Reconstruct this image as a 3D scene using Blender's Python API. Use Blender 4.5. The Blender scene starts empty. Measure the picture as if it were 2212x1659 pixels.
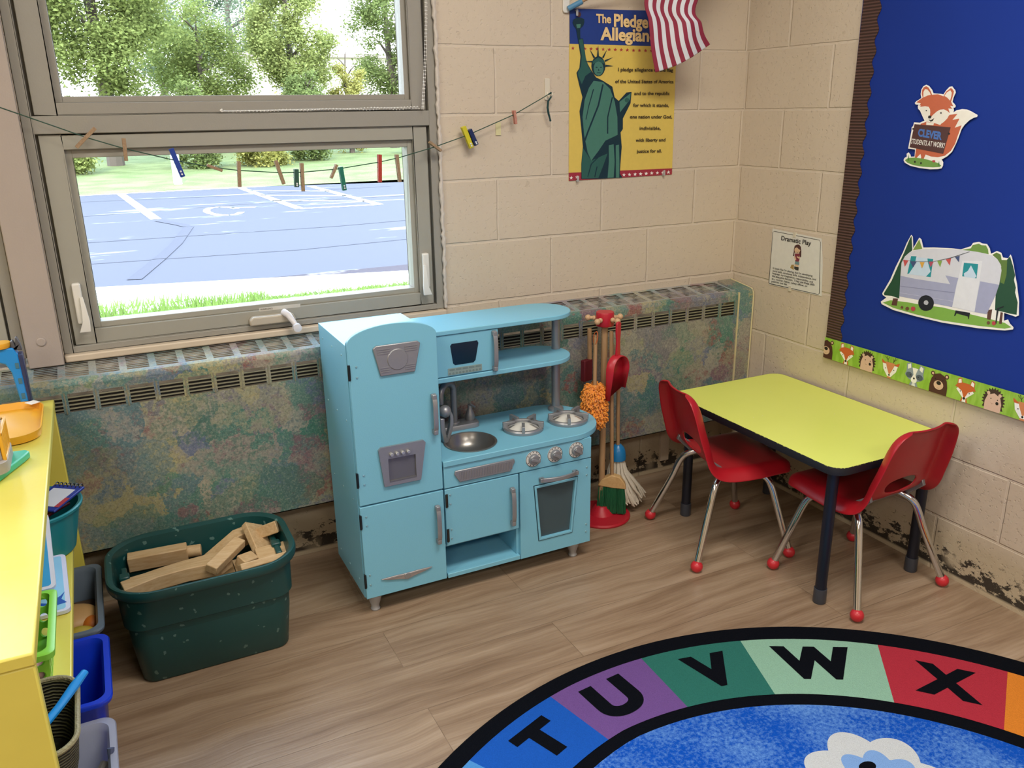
import bpy, bmesh, math, random
from mathutils import Vector, Matrix
PI = math.pi
rnd = random.Random(7)
S = bpy.context.scene
COL = S.collection

# ------------------------------------------------------------------ camera
YAW, PITCH, ROLL = 0.455057, -0.315127, -0.015637
CAM = Vector((-2.23482, -2.56696, 1.41205))
fw = Vector((math.sin(YAW)*math.cos(PITCH), math.cos(YAW)*math.cos(PITCH), math.sin(PITCH)))
r0 = Vector((math.cos(YAW), -math.sin(YAW), 0)); u0 = r0.cross(fw)
rt = math.cos(ROLL)*r0 + math.sin(ROLL)*u0
up = -math.sin(ROLL)*r0 + math.cos(ROLL)*u0
cd = bpy.data.cameras.new('camera'); cam = bpy.data.objects.new('camera', cd); COL.objects.link(cam)
cd.sensor_width = 36; cd.lens = 36*1810.08/2212; cd.clip_start = .05; cd.clip_end = 400
m = Matrix((rt, up, -fw)).transposed().to_4x4(); m.translation = CAM
cam.matrix_world = m
S.camera = cam

# ------------------------------------------------------------------ light and exposure
S.view_settings.view_transform = 'Standard'; S.view_settings.look = 'None'
S.view_settings.exposure = 0.0; S.view_settings.gamma = 1; S.view_settings.use_curve_mapping = False
W = bpy.data.worlds.new('sky'); S.world = W; W.use_nodes = True
wn = W.node_tree.nodes; wl = W.node_tree.links
bg = wn['Background']; bg.inputs[1].default_value = 9.0
_tc = wn.new('ShaderNodeTexCoord'); _sep = wn.new('ShaderNodeSeparateXYZ'); _rmp = wn.new('ShaderNodeValToRGB')
wl.new(_tc.outputs['Generated'], _sep.inputs[0]); wl.new(_sep.outputs['Z'], _rmp.inputs[0]); wl.new(_rmp.outputs[0], bg.inputs[0])
_rmp.color_ramp.elements[0].color = (.92, .96, 1, 1); _rmp.color_ramp.elements[1].color = (.50, .73, 1, 1); _rmp.color_ramp.elements[1].position = .8
def lamp(name, kind, loc, target, energy, color, size=None):
    d = bpy.data.lights.new(name, kind); o = bpy.data.objects.new(name, d); COL.objects.link(o)
    d.energy = energy; d.color = color; o.location = loc
    o.rotation_euler = (Vector(target)-Vector(loc)).to_track_quat('-Z', 'Y').to_euler()
    if size: d.shape = 'RECTANGLE'; d.size, d.size_y = size
    return o
sun = lamp('sun', 'SUN', (-6, -20, 30), (0, 10, 0), 5.2, (1, .93, .80)); sun.data.angle = .01
for i, (x, y) in enumerate(((-1.25, -1.7), (-3.9, -1.7), (-1.25, -4.2), (-3.9, -4.2))):
    lamp('ceiling_lamp', 'AREA', (x, y, 2.74), (x, y, 0), 46, (1, .945, .85), (1.2, .6))
def portal(x0, x1, z0, z1):
    o = lamp('window_daylight_portal', 'AREA', ((x0+x1)/2, .12, (z0+z1)/2), ((x0+x1)/2, -3, (z0+z1)/2), 1, (1, 1, 1), (x1-x0, z1-z0)); o.data.cycles.is_portal = True
portal(-2.36, -1.225, .78, 2.4); portal(-3.6, -2.45, .78, 2.4)
S.cycles.max_bounces = 10; S.cycles.transparent_max_bounces = 16; S.cycles.sample_clamp_indirect = 6
S.cycles.use_denoising = True; S.cycles.caustics_reflective = False; S.cycles.caustics_refractive = False

# ------------------------------------------------------------------ helpers
def lin(h):
    if not isinstance(h, str): return tuple(h)[:3]
    c = [int(h[i:i+2], 16)/255 for i in (1, 3, 5)]
    return tuple(x/12.92 if x <= .04045 else ((x+.055)/1.055)**2.4 for x in c)
class NT:
    def __init__(s, name):
        s.m = bpy.data.materials.new(name); s.m.use_nodes = True; s.t = s.m.node_tree
        s.p = s.t.nodes['Principled BSDF']; s.out = s.t.nodes['Material Output']
    def n(s, typ, ins=(), **kw):
        nd = s.t.nodes.new('ShaderNode'+typ)
        for k, v in kw.items(): setattr(nd, k, v)
        for k, v in (ins.items() if isinstance(ins, dict) else enumerate(ins)):
            if v is None: continue
            if hasattr(v, 'links'): s.t.links.new(v, nd.inputs[k])
            else: nd.inputs[k].default_value = v
        return nd
    def set(s, **kw):
        for k, v in kw.items():
            k = k.replace('_', ' ')
            if hasattr(v, 'links'): s.t.links.new(v, s.p.inputs[k])
            else: s.p.inputs[k].default_value = v
    def pos(s): return s.n('TexCoord').outputs['Object']
    def math(s, op, a, b=None, c=None): return s.n('Math', (a, b, c), operation=op).outputs[0]
    def noise(s, vec, scale, detail=3, rough=.5): return s.n('TexNoise', {'Vector': vec, 'Scale': scale, 'Detail': detail, 'Roughness': rough}).outputs[0]
    def ramp(s, fac, stops, interp='LINEAR'):
        nd = s.n('ValToRGB', (fac,)); e = nd.color_ramp.elements; nd.color_ramp.interpolation = interp
        while len(e) < len(stops): e.new(.5)
        for el, (p, c) in zip(e, stops): el.position = p; el.color = (*lin(c), 1)
        return nd.outputs[0]
    def fade(s, fac, a, b, lo=0., hi=1.): return s.n('MapRange', (fac, a, b, lo, hi), clamp=True).outputs[0]
    def mix(s, fac, a, b, mode='MIX'):
        nd = s.n('Mix', data_type='RGBA', blend_type=mode)
        for i, v in ((0, fac), (6, a), (7, b)):
            if hasattr(v, 'links'): s.t.links.new(v, nd.inputs[i])
            else: nd.inputs[i].default_value = v if i == 0 else (*lin(v), 1)
        return nd.outputs[2]
    def bump(s, h, dist, strength=1.): s.set(Normal=s.n('Bump', {'Height': h, 'Distance': dist, 'Strength': strength}).outputs[0])
    def scaled(s, vec, sc): return s.n('Mapping', {'Vector': vec, 'Scale': sc}).outputs[0]
MATS = {}
def mat(color, rough=.5, metal=0., var=.05, vs=12., bump=0., bs=60., spec=.5, name=None, trans=0., sheen=0.):
    key = (color, rough, metal, var, vs, bump, bs, spec, trans, sheen)
    if key in MATS: return MATS[key]
    t = NT(name or ('paint_'+str(color).strip('#')))
    c = lin(color); P = t.pos()
    nz = t.noise(P, vs, 3)
    t.set(Base_Color=t.mix(nz, tuple(x*(1-var) for x in c), tuple(min(1, x*(1+var)) for x in c)), Roughness=rough, Metallic=metal, Specular_IOR_Level=spec)
    if trans: t.set(Transmission_Weight=trans)
    if sheen: t.set(Sheen_Weight=sheen)
    if bump: t.bump(t.noise(P, bs, 4), bump)
    MATS[key] = t.m
    return t.m
ORG = {}
class MB:
    def __init__(s): s.v = []; s.f = []; s.mi = []; s.k = 0
    def add(s, vs, fs, mi=None):
        o = len(s.v); s.v += [tuple(v) for v in vs]
        for f in fs: s.f.append([i+o for i in f]); s.mi.append(s.k if mi is None else mi)
        return s
    def box(s, x0, x1, y0, y1, z0, z1, M=None):
        vs = [Vector((x, y, z)) for z in (z0, z1) for y in (y0, y1) for x in (x0, x1)]
        if M: vs = [M @ v for v in vs]
        return s.add(vs, [(0, 2, 3, 1), (4, 5, 7, 6), (0, 1, 5, 4), (2, 6, 7, 3), (0, 4, 6, 2), (1, 3, 7, 5)])
    def prism(s, poly, axis, a, b, M=None):
        def p(u, v, w): return {'x': (w, u, v), 'y': (u, w, v), 'z': (u, v, w)}[axis]
        n = len(poly); vs = [p(u, v, a) for u, v in poly]+[p(u, v, b) for u, v in poly]
        if M: vs = [M @ Vector(v) for v in vs]
        return s.add(vs, [list(range(n))[::-1], list(range(n, 2*n))]+[(i, (i+1) % n, n+(i+1) % n, n+i) for i in range(n)])
    def loft(s, rings, cap0=True, cap1=True, closed=False):
        n = len(rings[0]); vs = [v for r in rings for v in r]; fs = []
        for k in range(len(rings)-(0 if closed else 1)):
            a = k*n; b = ((k+1) % len(rings))*n
            fs += [(a+i, a+(i+1) % n, b+(i+1) % n, b+i) for i in range(n)]
        if cap0 and not closed: fs.append(list(range(n))[::-1])
        if cap1 and not closed: fs.append(list(range((len(rings)-1)*n, len(rings)*n)))
        return s.add(vs, fs)
    def tube(s, pts, r, n=10, cap=True, sx=1.):
        pts = [Vector(p) for p in pts]; rs = r if isinstance(r, (list, tuple)) else [r]*len(pts); rings = []; ref = None
        for i, p in enumerate(pts):
            d = (pts[min(i+1, len(pts)-1)]-pts[max(i-1, 0)]).normalized()
            if ref is None: ref = Vector((0, 0, 1)) if abs(d.z) < .9 else Vector((1, 0, 0))
            a = (ref-d*ref.dot(d)).normalized(); b = d.cross(a); ref = a
            rings.append([p+a*math.cos(2*PI*k/n)*rs[i]+b*math.sin(2*PI*k/n)*rs[i]*sx for k in range(n)])
        return s.loft(rings, cap, cap)
    def lathe(s, prof, c=(0, 0, 0), n=28, axis='z', cap=True, M=None):
        rings = []
        for r, h in prof:
            ring = []
            for k in range(n):
                a = 2*PI*k/n; x, y = r*math.cos(a), r*math.sin(a)
                v = {'z': (x, y, h), 'y': (x, h, -y), 'x': (h, x, y)}[axis]
                v = Vector(v)+Vector(c); ring.append(M @ v if M else v)
            rings.append(ring)
        return s.loft(rings, cap, cap)
    def ball(s, c, r, n=14, sc=(1, 1, 1), M=None):
        pr = [(math.sin(PI*i/n)*r+1e-5, -math.cos(PI*i/n)*r) for i in range(n+1)]
        o = len(s.v); s.lathe(pr, (0, 0, 0), n*2)
        for i in range(o, len(s.v)):
            v = Vector(s.v[i]); v = Vector((v.x*sc[0], v.y*sc[1], v.z*sc[2]))
            if M: v = M @ v
            s.v[i] = tuple(v+Vector(c))
        return s
    def build(s, name, mats, parent=None, loc=None, bevel=0., smooth=35, seg=2, subsurf=0, solid=0., keep=False):
        me = bpy.data.meshes.new(name); mats = mats if isinstance(mats, (list, tuple)) else [mats]
        base = Vector(ORG[parent.name]) if parent else Vector(loc or (0, 0, 0))
        me.from_pydata([tuple(Vector(v)-base) for v in s.v], [], s.f)
        for mm in mats: me.materials.append(mm)
        me.polygons.foreach_set('material_index', s.mi)
        if not keep:
            bm = bmesh.new(); bm.from_mesh(me); bmesh.ops.remove_doubles(bm, verts=bm.verts, dist=1e-6)
            bmesh.ops.recalc_face_normals(bm, faces=bm.faces); bm.to_mesh(me); bm.free()
        if smooth: me.shade_smooth(); me.set_sharp_from_angle(angle=math.radians(smooth))
        o = bpy.data.objects.new(name, me); COL.objects.link(o)
        if parent: o.parent = parent
        else: o.location = base
        ORG[o.name] = base
        if solid:
            md = o.modifiers.new('thickness', 'SOLIDIFY'); md.thickness = solid; md.offset = 0
        if bevel:
            md = o.modifiers.new('bevel', 'BEVEL'); md.width = bevel; md.segments = seg; md.limit_method = 'ANGLE'; md.angle_limit = .7
        if subsurf:
            md = o.modifiers.new('subsurf', 'SUBSURF'); md.levels = subsurf; md.render_levels = subsurf
        return o
def tag(o, label, cat, group=None, kind=None):
    o['label'] = label; o['category'] = cat
    if group: o['group'] = group
    if kind: o['kind'] = kind
    return o
def thing(name, label, cat, loc, group=None, rotz=0):
    o = bpy.data.objects.new(name, None); COL.objects.link(o); o.location = loc; o.rotation_euler[2] = rotz
    o.empty_display_size = .05
    ORG[o.name] = Vector(loc)
    return tag(o, label, cat, group)
def struct(o): o['kind'] = 'structure'; return o
def rrect(cx, cy, hx, hy, r, n=5):
    pts = []
    for sx, sy, a0 in ((1, 1, 0), (-1, 1, PI/2), (-1, -1, PI), (1, -1, 3*PI/2)):
        for i in range(n+1):
            a = a0+PI/2*i/n; pts.append((cx+sx*(hx-r)+r*math.cos(a), cy+sy*(hy-r)+r*math.sin(a)))
    return pts
def arc(cx, cy, rx, ry, a0, a1, n=12): return [(cx+rx*math.cos(math.radians(a0+(a1-a0)*i/n)), cy+ry*math.sin(math.radians(a0+(a1-a0)*i/n))) for i in range(n+1)]
def flat(poly, wall, d, mb, mi):
    """one flat printed shape on a wall: window wall uses (x, z), side wall uses (-y, z); d = distance off the wall"""
    vs = [(u, -d, v) if wall == 'Y' else (-d, -u, v) for u, v in poly]
    mb.add(vs, [list(range(len(vs)))], mi)
def dmm(q): return [(q[i]/1e4, q[i+1]/1e4) for i in range(0, len(q), 2)]
def lettering(txt, p0, p1, top, wall, d, color, parent, bold=0., name='lettering'):
    cu = bpy.data.curves.new('t', 'FONT'); cu.body = txt; cu.size = 1; cu.offset = bold; cu.resolution_u = 3
    o = bpy.data.objects.new('t', cu); COL.objects.link(o); bpy.context.view_layer.update()
    me = bpy.data.meshes.new_from_object(o.evaluated_get(bpy.context.evaluated_depsgraph_get())); COL.objects.unlink(o); bpy.data.objects.remove(o)
    xs = [v.co.x for v in me.vertices]; x0, x1 = min(xs), max(xs)
    p0, p1, top = Vector(p0), Vector(p1), Vector(top); ex = (p1-p0)/(x1-x0); ey = (top-p0)/.70
    mb = MB(); vs = []
    for v in me.vertices:
        q = p0+ex*(v.co.x-x0)+ey*v.co.y; vs.append((q.x, -d, q.y) if wall == 'Y' else (-d, -q.x, q.y))
    mb.add(vs, [list(p.vertices) for p in me.polygons])
    return mb.build(name, mat(color, .6), parent, smooth=0)
def artwork(art, wall, d0, mb, mats, step=.00004):
    for i, (c, q) in enumerate(art):
        mm = mat(c, .42, var=.06, vs=60)
        if mm not in mats: mats.append(mm)
        flat(dmm(q), wall, d0+i*step, mb, mats.index(mm))
# traced print artwork, wall coordinates in tenths of a millimetre
FOX_ART = [('#f1efe8',[7830,14300,7790,14410,7800,14540,7850,14620,7940,14660,8040,14620,8160,14510,8210,14420,8290,14410,8450,14400,8550,14380,8620,14490,8710,14580,8790,14590,8840,14540,8900,14490,8930,14420,8880,14280,8870,14170,8940,14120,8990,14060,8970,14020,8920,14020,8950,13950,8940,13890,9040,13950,9200,13980,9350,13970,9510,13910,9700,13820,9690,13770,9600,13750,9470,13680,9340,13550,9270,13430,9220,13220,9160,13030,9080,12830,8950,12700,8780,12600,8840,12530,8850,12430,8820,12360,8710,12330,8440,12310,8070,12330,7740,12380,7540,12460,7490,12530,7510,12590,7590,12640,7570,12720,7630,12760,7700,12700,7730,12640,7860,12650,7850,12850,7600,12870,7640,13390,7630,13470,7680,13530,7690,13620,7890,13610,8040,13670,7930,13820,7840,13950,7770,14000,7750,14070,7770,14110,7670,14120,7630,14160,7670,14210,7770,14260]),
('#c2623f',[7930,13580,8110,13640,8400,13600,8580,13550,8710,13710,8840,13830,9080,13850,9260,13540,9200,13300,9140,13040,9040,12850,8870,12710,8650,12660,8420,12670,8230,12720,8150,12500,8090,12500,8090,12650,8050,12730,7950,12630,7930,12510,7870,12510,7880,12880,7710,12940]),
('#ece8dc',[8950,13840,9050,13910,9210,13940,9330,13940,9500,13880,9650,13810,9510,13760,9370,13630,9240,13540,9060,13480,9170,13730,8950,13690,9080,13850]),
('#6f9c46',[7540,12530,7640,12600,7890,12620,8190,12600,8480,12550,8700,12490,8800,12430,8750,12390,8530,12370,8190,12370,7860,12400,7640,12460]),
('#ece8dc',[7820,14040,8000,14070,8130,14040,8190,13970,8220,13850,8200,13770,8290,13810,8410,13910,8530,13970,8650,13960,8770,13910,8840,13850,8780,13730,8680,13630,8560,13560,8400,13610,8260,13630,8100,13660,7980,13770,7880,13900]),
('#c2623f',[7880,14310,7830,14410,7830,14520,7870,14590,7950,14620,8030,14580,8120,14480,8180,14380,8370,14390,8560,14330,8620,14450,8760,14550,8810,14520,8870,14460,8870,14390,8830,14180,8870,14120,8920,14060,8810,14070,8900,13990,8770,14000,8840,13870,8750,13930,8630,13980,8510,13970,8410,13920,8290,13820,8250,13770,8200,13790,8200,13890,8180,13980,8120,14050,8000,14070,7820,14050,7860,14090,7800,14090,7840,14150,7680,14180,7790,14250]),
('#ece8dc',[7900,14310,7880,14460,7920,14540,8000,14530,8090,14450,8140,14380,8030,14360]),
('#ece8dc',[8590,14340,8650,14430,8750,14490,8810,14420,8810,14320,8790,14210,8690,14290]),
('#ece8dc',[8110,13630,8370,13600,8360,13540,8120,13550]),
('#15100f',[8080,13940,8080,13940,8080,13930,8070,13930,8060,13930,8050,13930,8040,13940,8040,13940,8040,13950,8040,13960,8050,13960,8060,13960,8070,13960,8080,13950]),
('#15100f',[8580,13880,8580,13870,8570,13860,8560,13860,8550,13860,8540,13860,8530,13870,8530,13880,8530,13890,8530,13900,8540,13900,8550,13900,8570,13900,8570,13890]),
('#15100f',[8260,13770,8250,13750,8240,13730,8220,13730,8200,13730,8170,13730,8150,13750,8150,13770,8150,13790,8160,13810,8180,13810,8210,13810,8230,13810,8250,13790]),
('#15100f',[8170,13710,8250,13680,8360,13740,8320,13660,8250,13640]),
('#4d2a27',[7720,13570,8930,13490,8810,12760,7650,12910]),
('#15100f',[7730,13430,7720,13420,7720,13410,7700,13410,7690,13410,7680,13410,7670,13420,7660,13430,7660,13450,7670,13450,7680,13460,7700,13460,7710,13450,7720,13450]),
('#15100f',[8940,13320,8940,13310,8930,13290,8920,13290,8900,13290,8890,13290,8870,13300,8870,13320,8870,13330,8880,13340,8890,13350,8910,13350,8920,13340,8940,13330]),
('#15100f',[7930,12500,7930,12490,7920,12470,7910,12470,7900,12470,7890,12470,7880,12480,7870,12500,7870,12510,7880,12520,7890,12530,7900,12530,7910,12530,7920,12520]),
('#15100f',[8140,12470,8140,12460,8140,12450,8130,12440,8120,12440,8100,12440,8090,12460,8090,12470,8090,12490,8090,12500,8100,12500,8120,12500,8130,12500,8140,12490]),
('#b8444a',[8590,12550,8590,12530,8570,12520,8550,12510,8530,12510,8510,12520,8490,12530,8480,12540,8480,12560,8500,12570,8520,12570,8540,12580,8570,12570,8580,12560]),
('#3f7a3a',[7640,12530,7640,12710,7700,12530]),
('#3f7a3a',[8690,12430,8710,12560,8750,12430])]
CAMPER_ART = [('#f1efe8',[7320,8420,7560,8920,7700,9340,7890,9810,7980,10100,8100,10360,8160,10310,8230,9970,8390,10310,8470,10270,8570,10040,8920,10090,9500,10140,9810,10150,10100,10280,10150,10380,10320,10430,10430,10400,10570,10400,10670,10290,10730,10150,10890,10250,11020,10220,11090,10100,11250,10100,11290,10210,11340,10140,11430,9930,11510,9700,11610,9450,11650,9310,11750,9000,11810,8620,11730,8570,11390,8610,11420,8390,11530,8450,11600,8350,11720,8270,11720,8210,11500,8130,10710,8020,9570,7940,8640,7940,7810,7970,7350,8070,7300,8140,7490,8310,7340,8370]),
('#1d4a30',[7380,8430,7610,8870,7770,9350,7930,9790,8080,10270,8120,10330,8210,9910,8040,9720,7890,9480,7910,9090,7970,8370,7680,8400,7410,8370]),
('#7d9a45',[8400,10260,8550,10000,8230,9910]),
('#1d4a30',[11290,10160,11420,9910,11520,9680,11510,9550,11600,9350,11600,9220,11720,8970,11750,8630,11570,8620,11360,8630,11120,8630,11060,9100,11100,9480,11090,9860]),
('#6d9440',[9840,10140,10110,10220,10150,10320,10330,10380,10420,10350,10550,10360,10630,10260,10670,10130,10340,10150]),
('#5d7a33',[10780,10130,10890,10210,11020,10170,11070,10030,11230,10050,11280,9640,11250,9390,11140,9420,11090,9860,10950,10030]),
('#7fae4a',[7380,8130,7670,8260,8260,8310,8770,8330,9490,8390,10370,8370,10920,8360,11460,8340,11670,8260,11490,8180,10700,8090,9560,8000,8630,8000,7800,8040]),
('#5b3a30',[7750,8340,7930,8360,7920,8130,7720,8110]),
('#5b3a30',[10910,8590,11040,8640,11040,8330,10930,8330]),
('#5b3a30',[11290,8610,11360,8610,11380,8290,11300,8280]),
('#d3d5de',[7970,8440,7910,9090,7890,9480,7980,9690,8140,9850,8380,9950,8920,10050,9500,10120,10070,10150,10480,10140,10780,10110,10950,10030,11070,9900,11120,9740,11120,9360,11070,9050,10900,8470,10500,8450,9780,8460,9180,8450,8750,8460]),
('#a2a6c4',[7910,9080,8460,9070,9640,9110,9440,9340,9870,9330,9840,9120,9810,8460,9180,8450,8750,8460,7970,8440]),
('#a2a6c4',[10550,9350,11120,9350,11070,9050,10900,8470,10520,8460]),
('#dfe1e8',[9910,9840,10520,9920,10530,8470,9810,8470]),
('#c4d8ea',[8170,9710,8970,9760,8950,9210,8150,9170]),
('#1c8f98',[8200,9730,8390,9750,8360,9470,8210,9200,8150,9170]),
('#1c8f98',[8770,9740,8970,9750,8970,9210,8810,9200,8940,9370,8810,9620]),
('#1c8f98',[9970,9790,10410,9820,10430,9410,9980,9400]),
('#c4d8ea',[10200,9750,10350,9560,10420,9470,10360,9400,10050,9400,10020,9490,10130,9580]),
('#8b8fae',[7940,8750,9820,8880,9820,8900,7940,8770]),
('#c9cbe0',[7970,8550,9810,8630,9810,8640,7970,8560]),
('#161a22',[9200,8470,9200,8390,9180,8320,9130,8250,9060,8210,8980,8180,8890,8170,8810,8190,8750,8230,8700,8290,8670,8360,8670,8440,8700,8510,8750,8580,8820,8620,8900,8650,8990,8650,9060,8630,9130,8590,9180,8530]),
('#161a22',[8760,8550,9110,8610,9130,8480,8780,8410]),
('#b9bcc4',[9020,8440,9010,8410,9000,8380,8970,8360,8930,8360,8900,8360,8870,8380,8860,8410,8860,8440,8880,8470,8910,8490,8940,8500,8980,8490,9000,8470]),
('#161a22',[9940,8390,10400,8410,10390,8220,10370,8220,10350,8290,9980,8310,9950,8220,9920,8220]),
('#161a22',[11170,8690,11350,8800,11360,8770,11230,8690,11230,8270,11200,8260]),
('#55585f',[7910,9570,8380,9590,8980,9670,9550,9860,10100,10120,10090,10130,9540,9880,8980,9680,8380,9600,7910,9580]),
('#c8524f',[7940,9580,8130,9590,8030,9380]),
('#41507c',[8190,9570,8420,9590,8330,9400]),
('#d9a441',[8530,9600,8700,9620,8640,9420]),
('#b04a5f',[8830,9650,9000,9680,8930,9500]),
('#86a94d',[9110,9720,9270,9750,9240,9550]),
('#c8524f',[9390,9800,9550,9860,9540,9650]),
('#41507c',[9670,9910,9810,9970,9820,9780]),
('#b8444a',[8600,8170,8600,8140,8580,8110,8550,8090,8520,8080,8480,8090,8460,8110,8440,8140,8450,8170,8460,8200,8490,8220,8530,8220,8570,8220,8590,8200]),
('#b8444a',[11210,8280,11210,8250,11200,8230,11180,8210,11150,8210,11130,8210,11110,8230,11100,8250,11100,8280,11110,8300,11130,8320,11160,8320,11180,8320,11200,8300]),
('#6d4a35',[8170,8130,8170,8110,8160,8090,8140,8080,8120,8080,8100,8080,8080,8090,8070,8110,8080,8130,8090,8150,8100,8160,8130,8160,8150,8160,8160,8150]),
('#6d4a35',[8380,8130,8380,8110,8360,8090,8340,8070,8310,8060,8290,8070,8260,8080,8250,8110,8260,8130,8270,8160,8300,8170,8320,8180,8350,8170,8370,8160]),
('#6d4a35',[11050,8250,11040,8230,11030,8220,11020,8200,11000,8200,10980,8200,10960,8220,10950,8230,10950,8250,10960,8270,10980,8290,11000,8290,11020,8290,11040,8270])]
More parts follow.
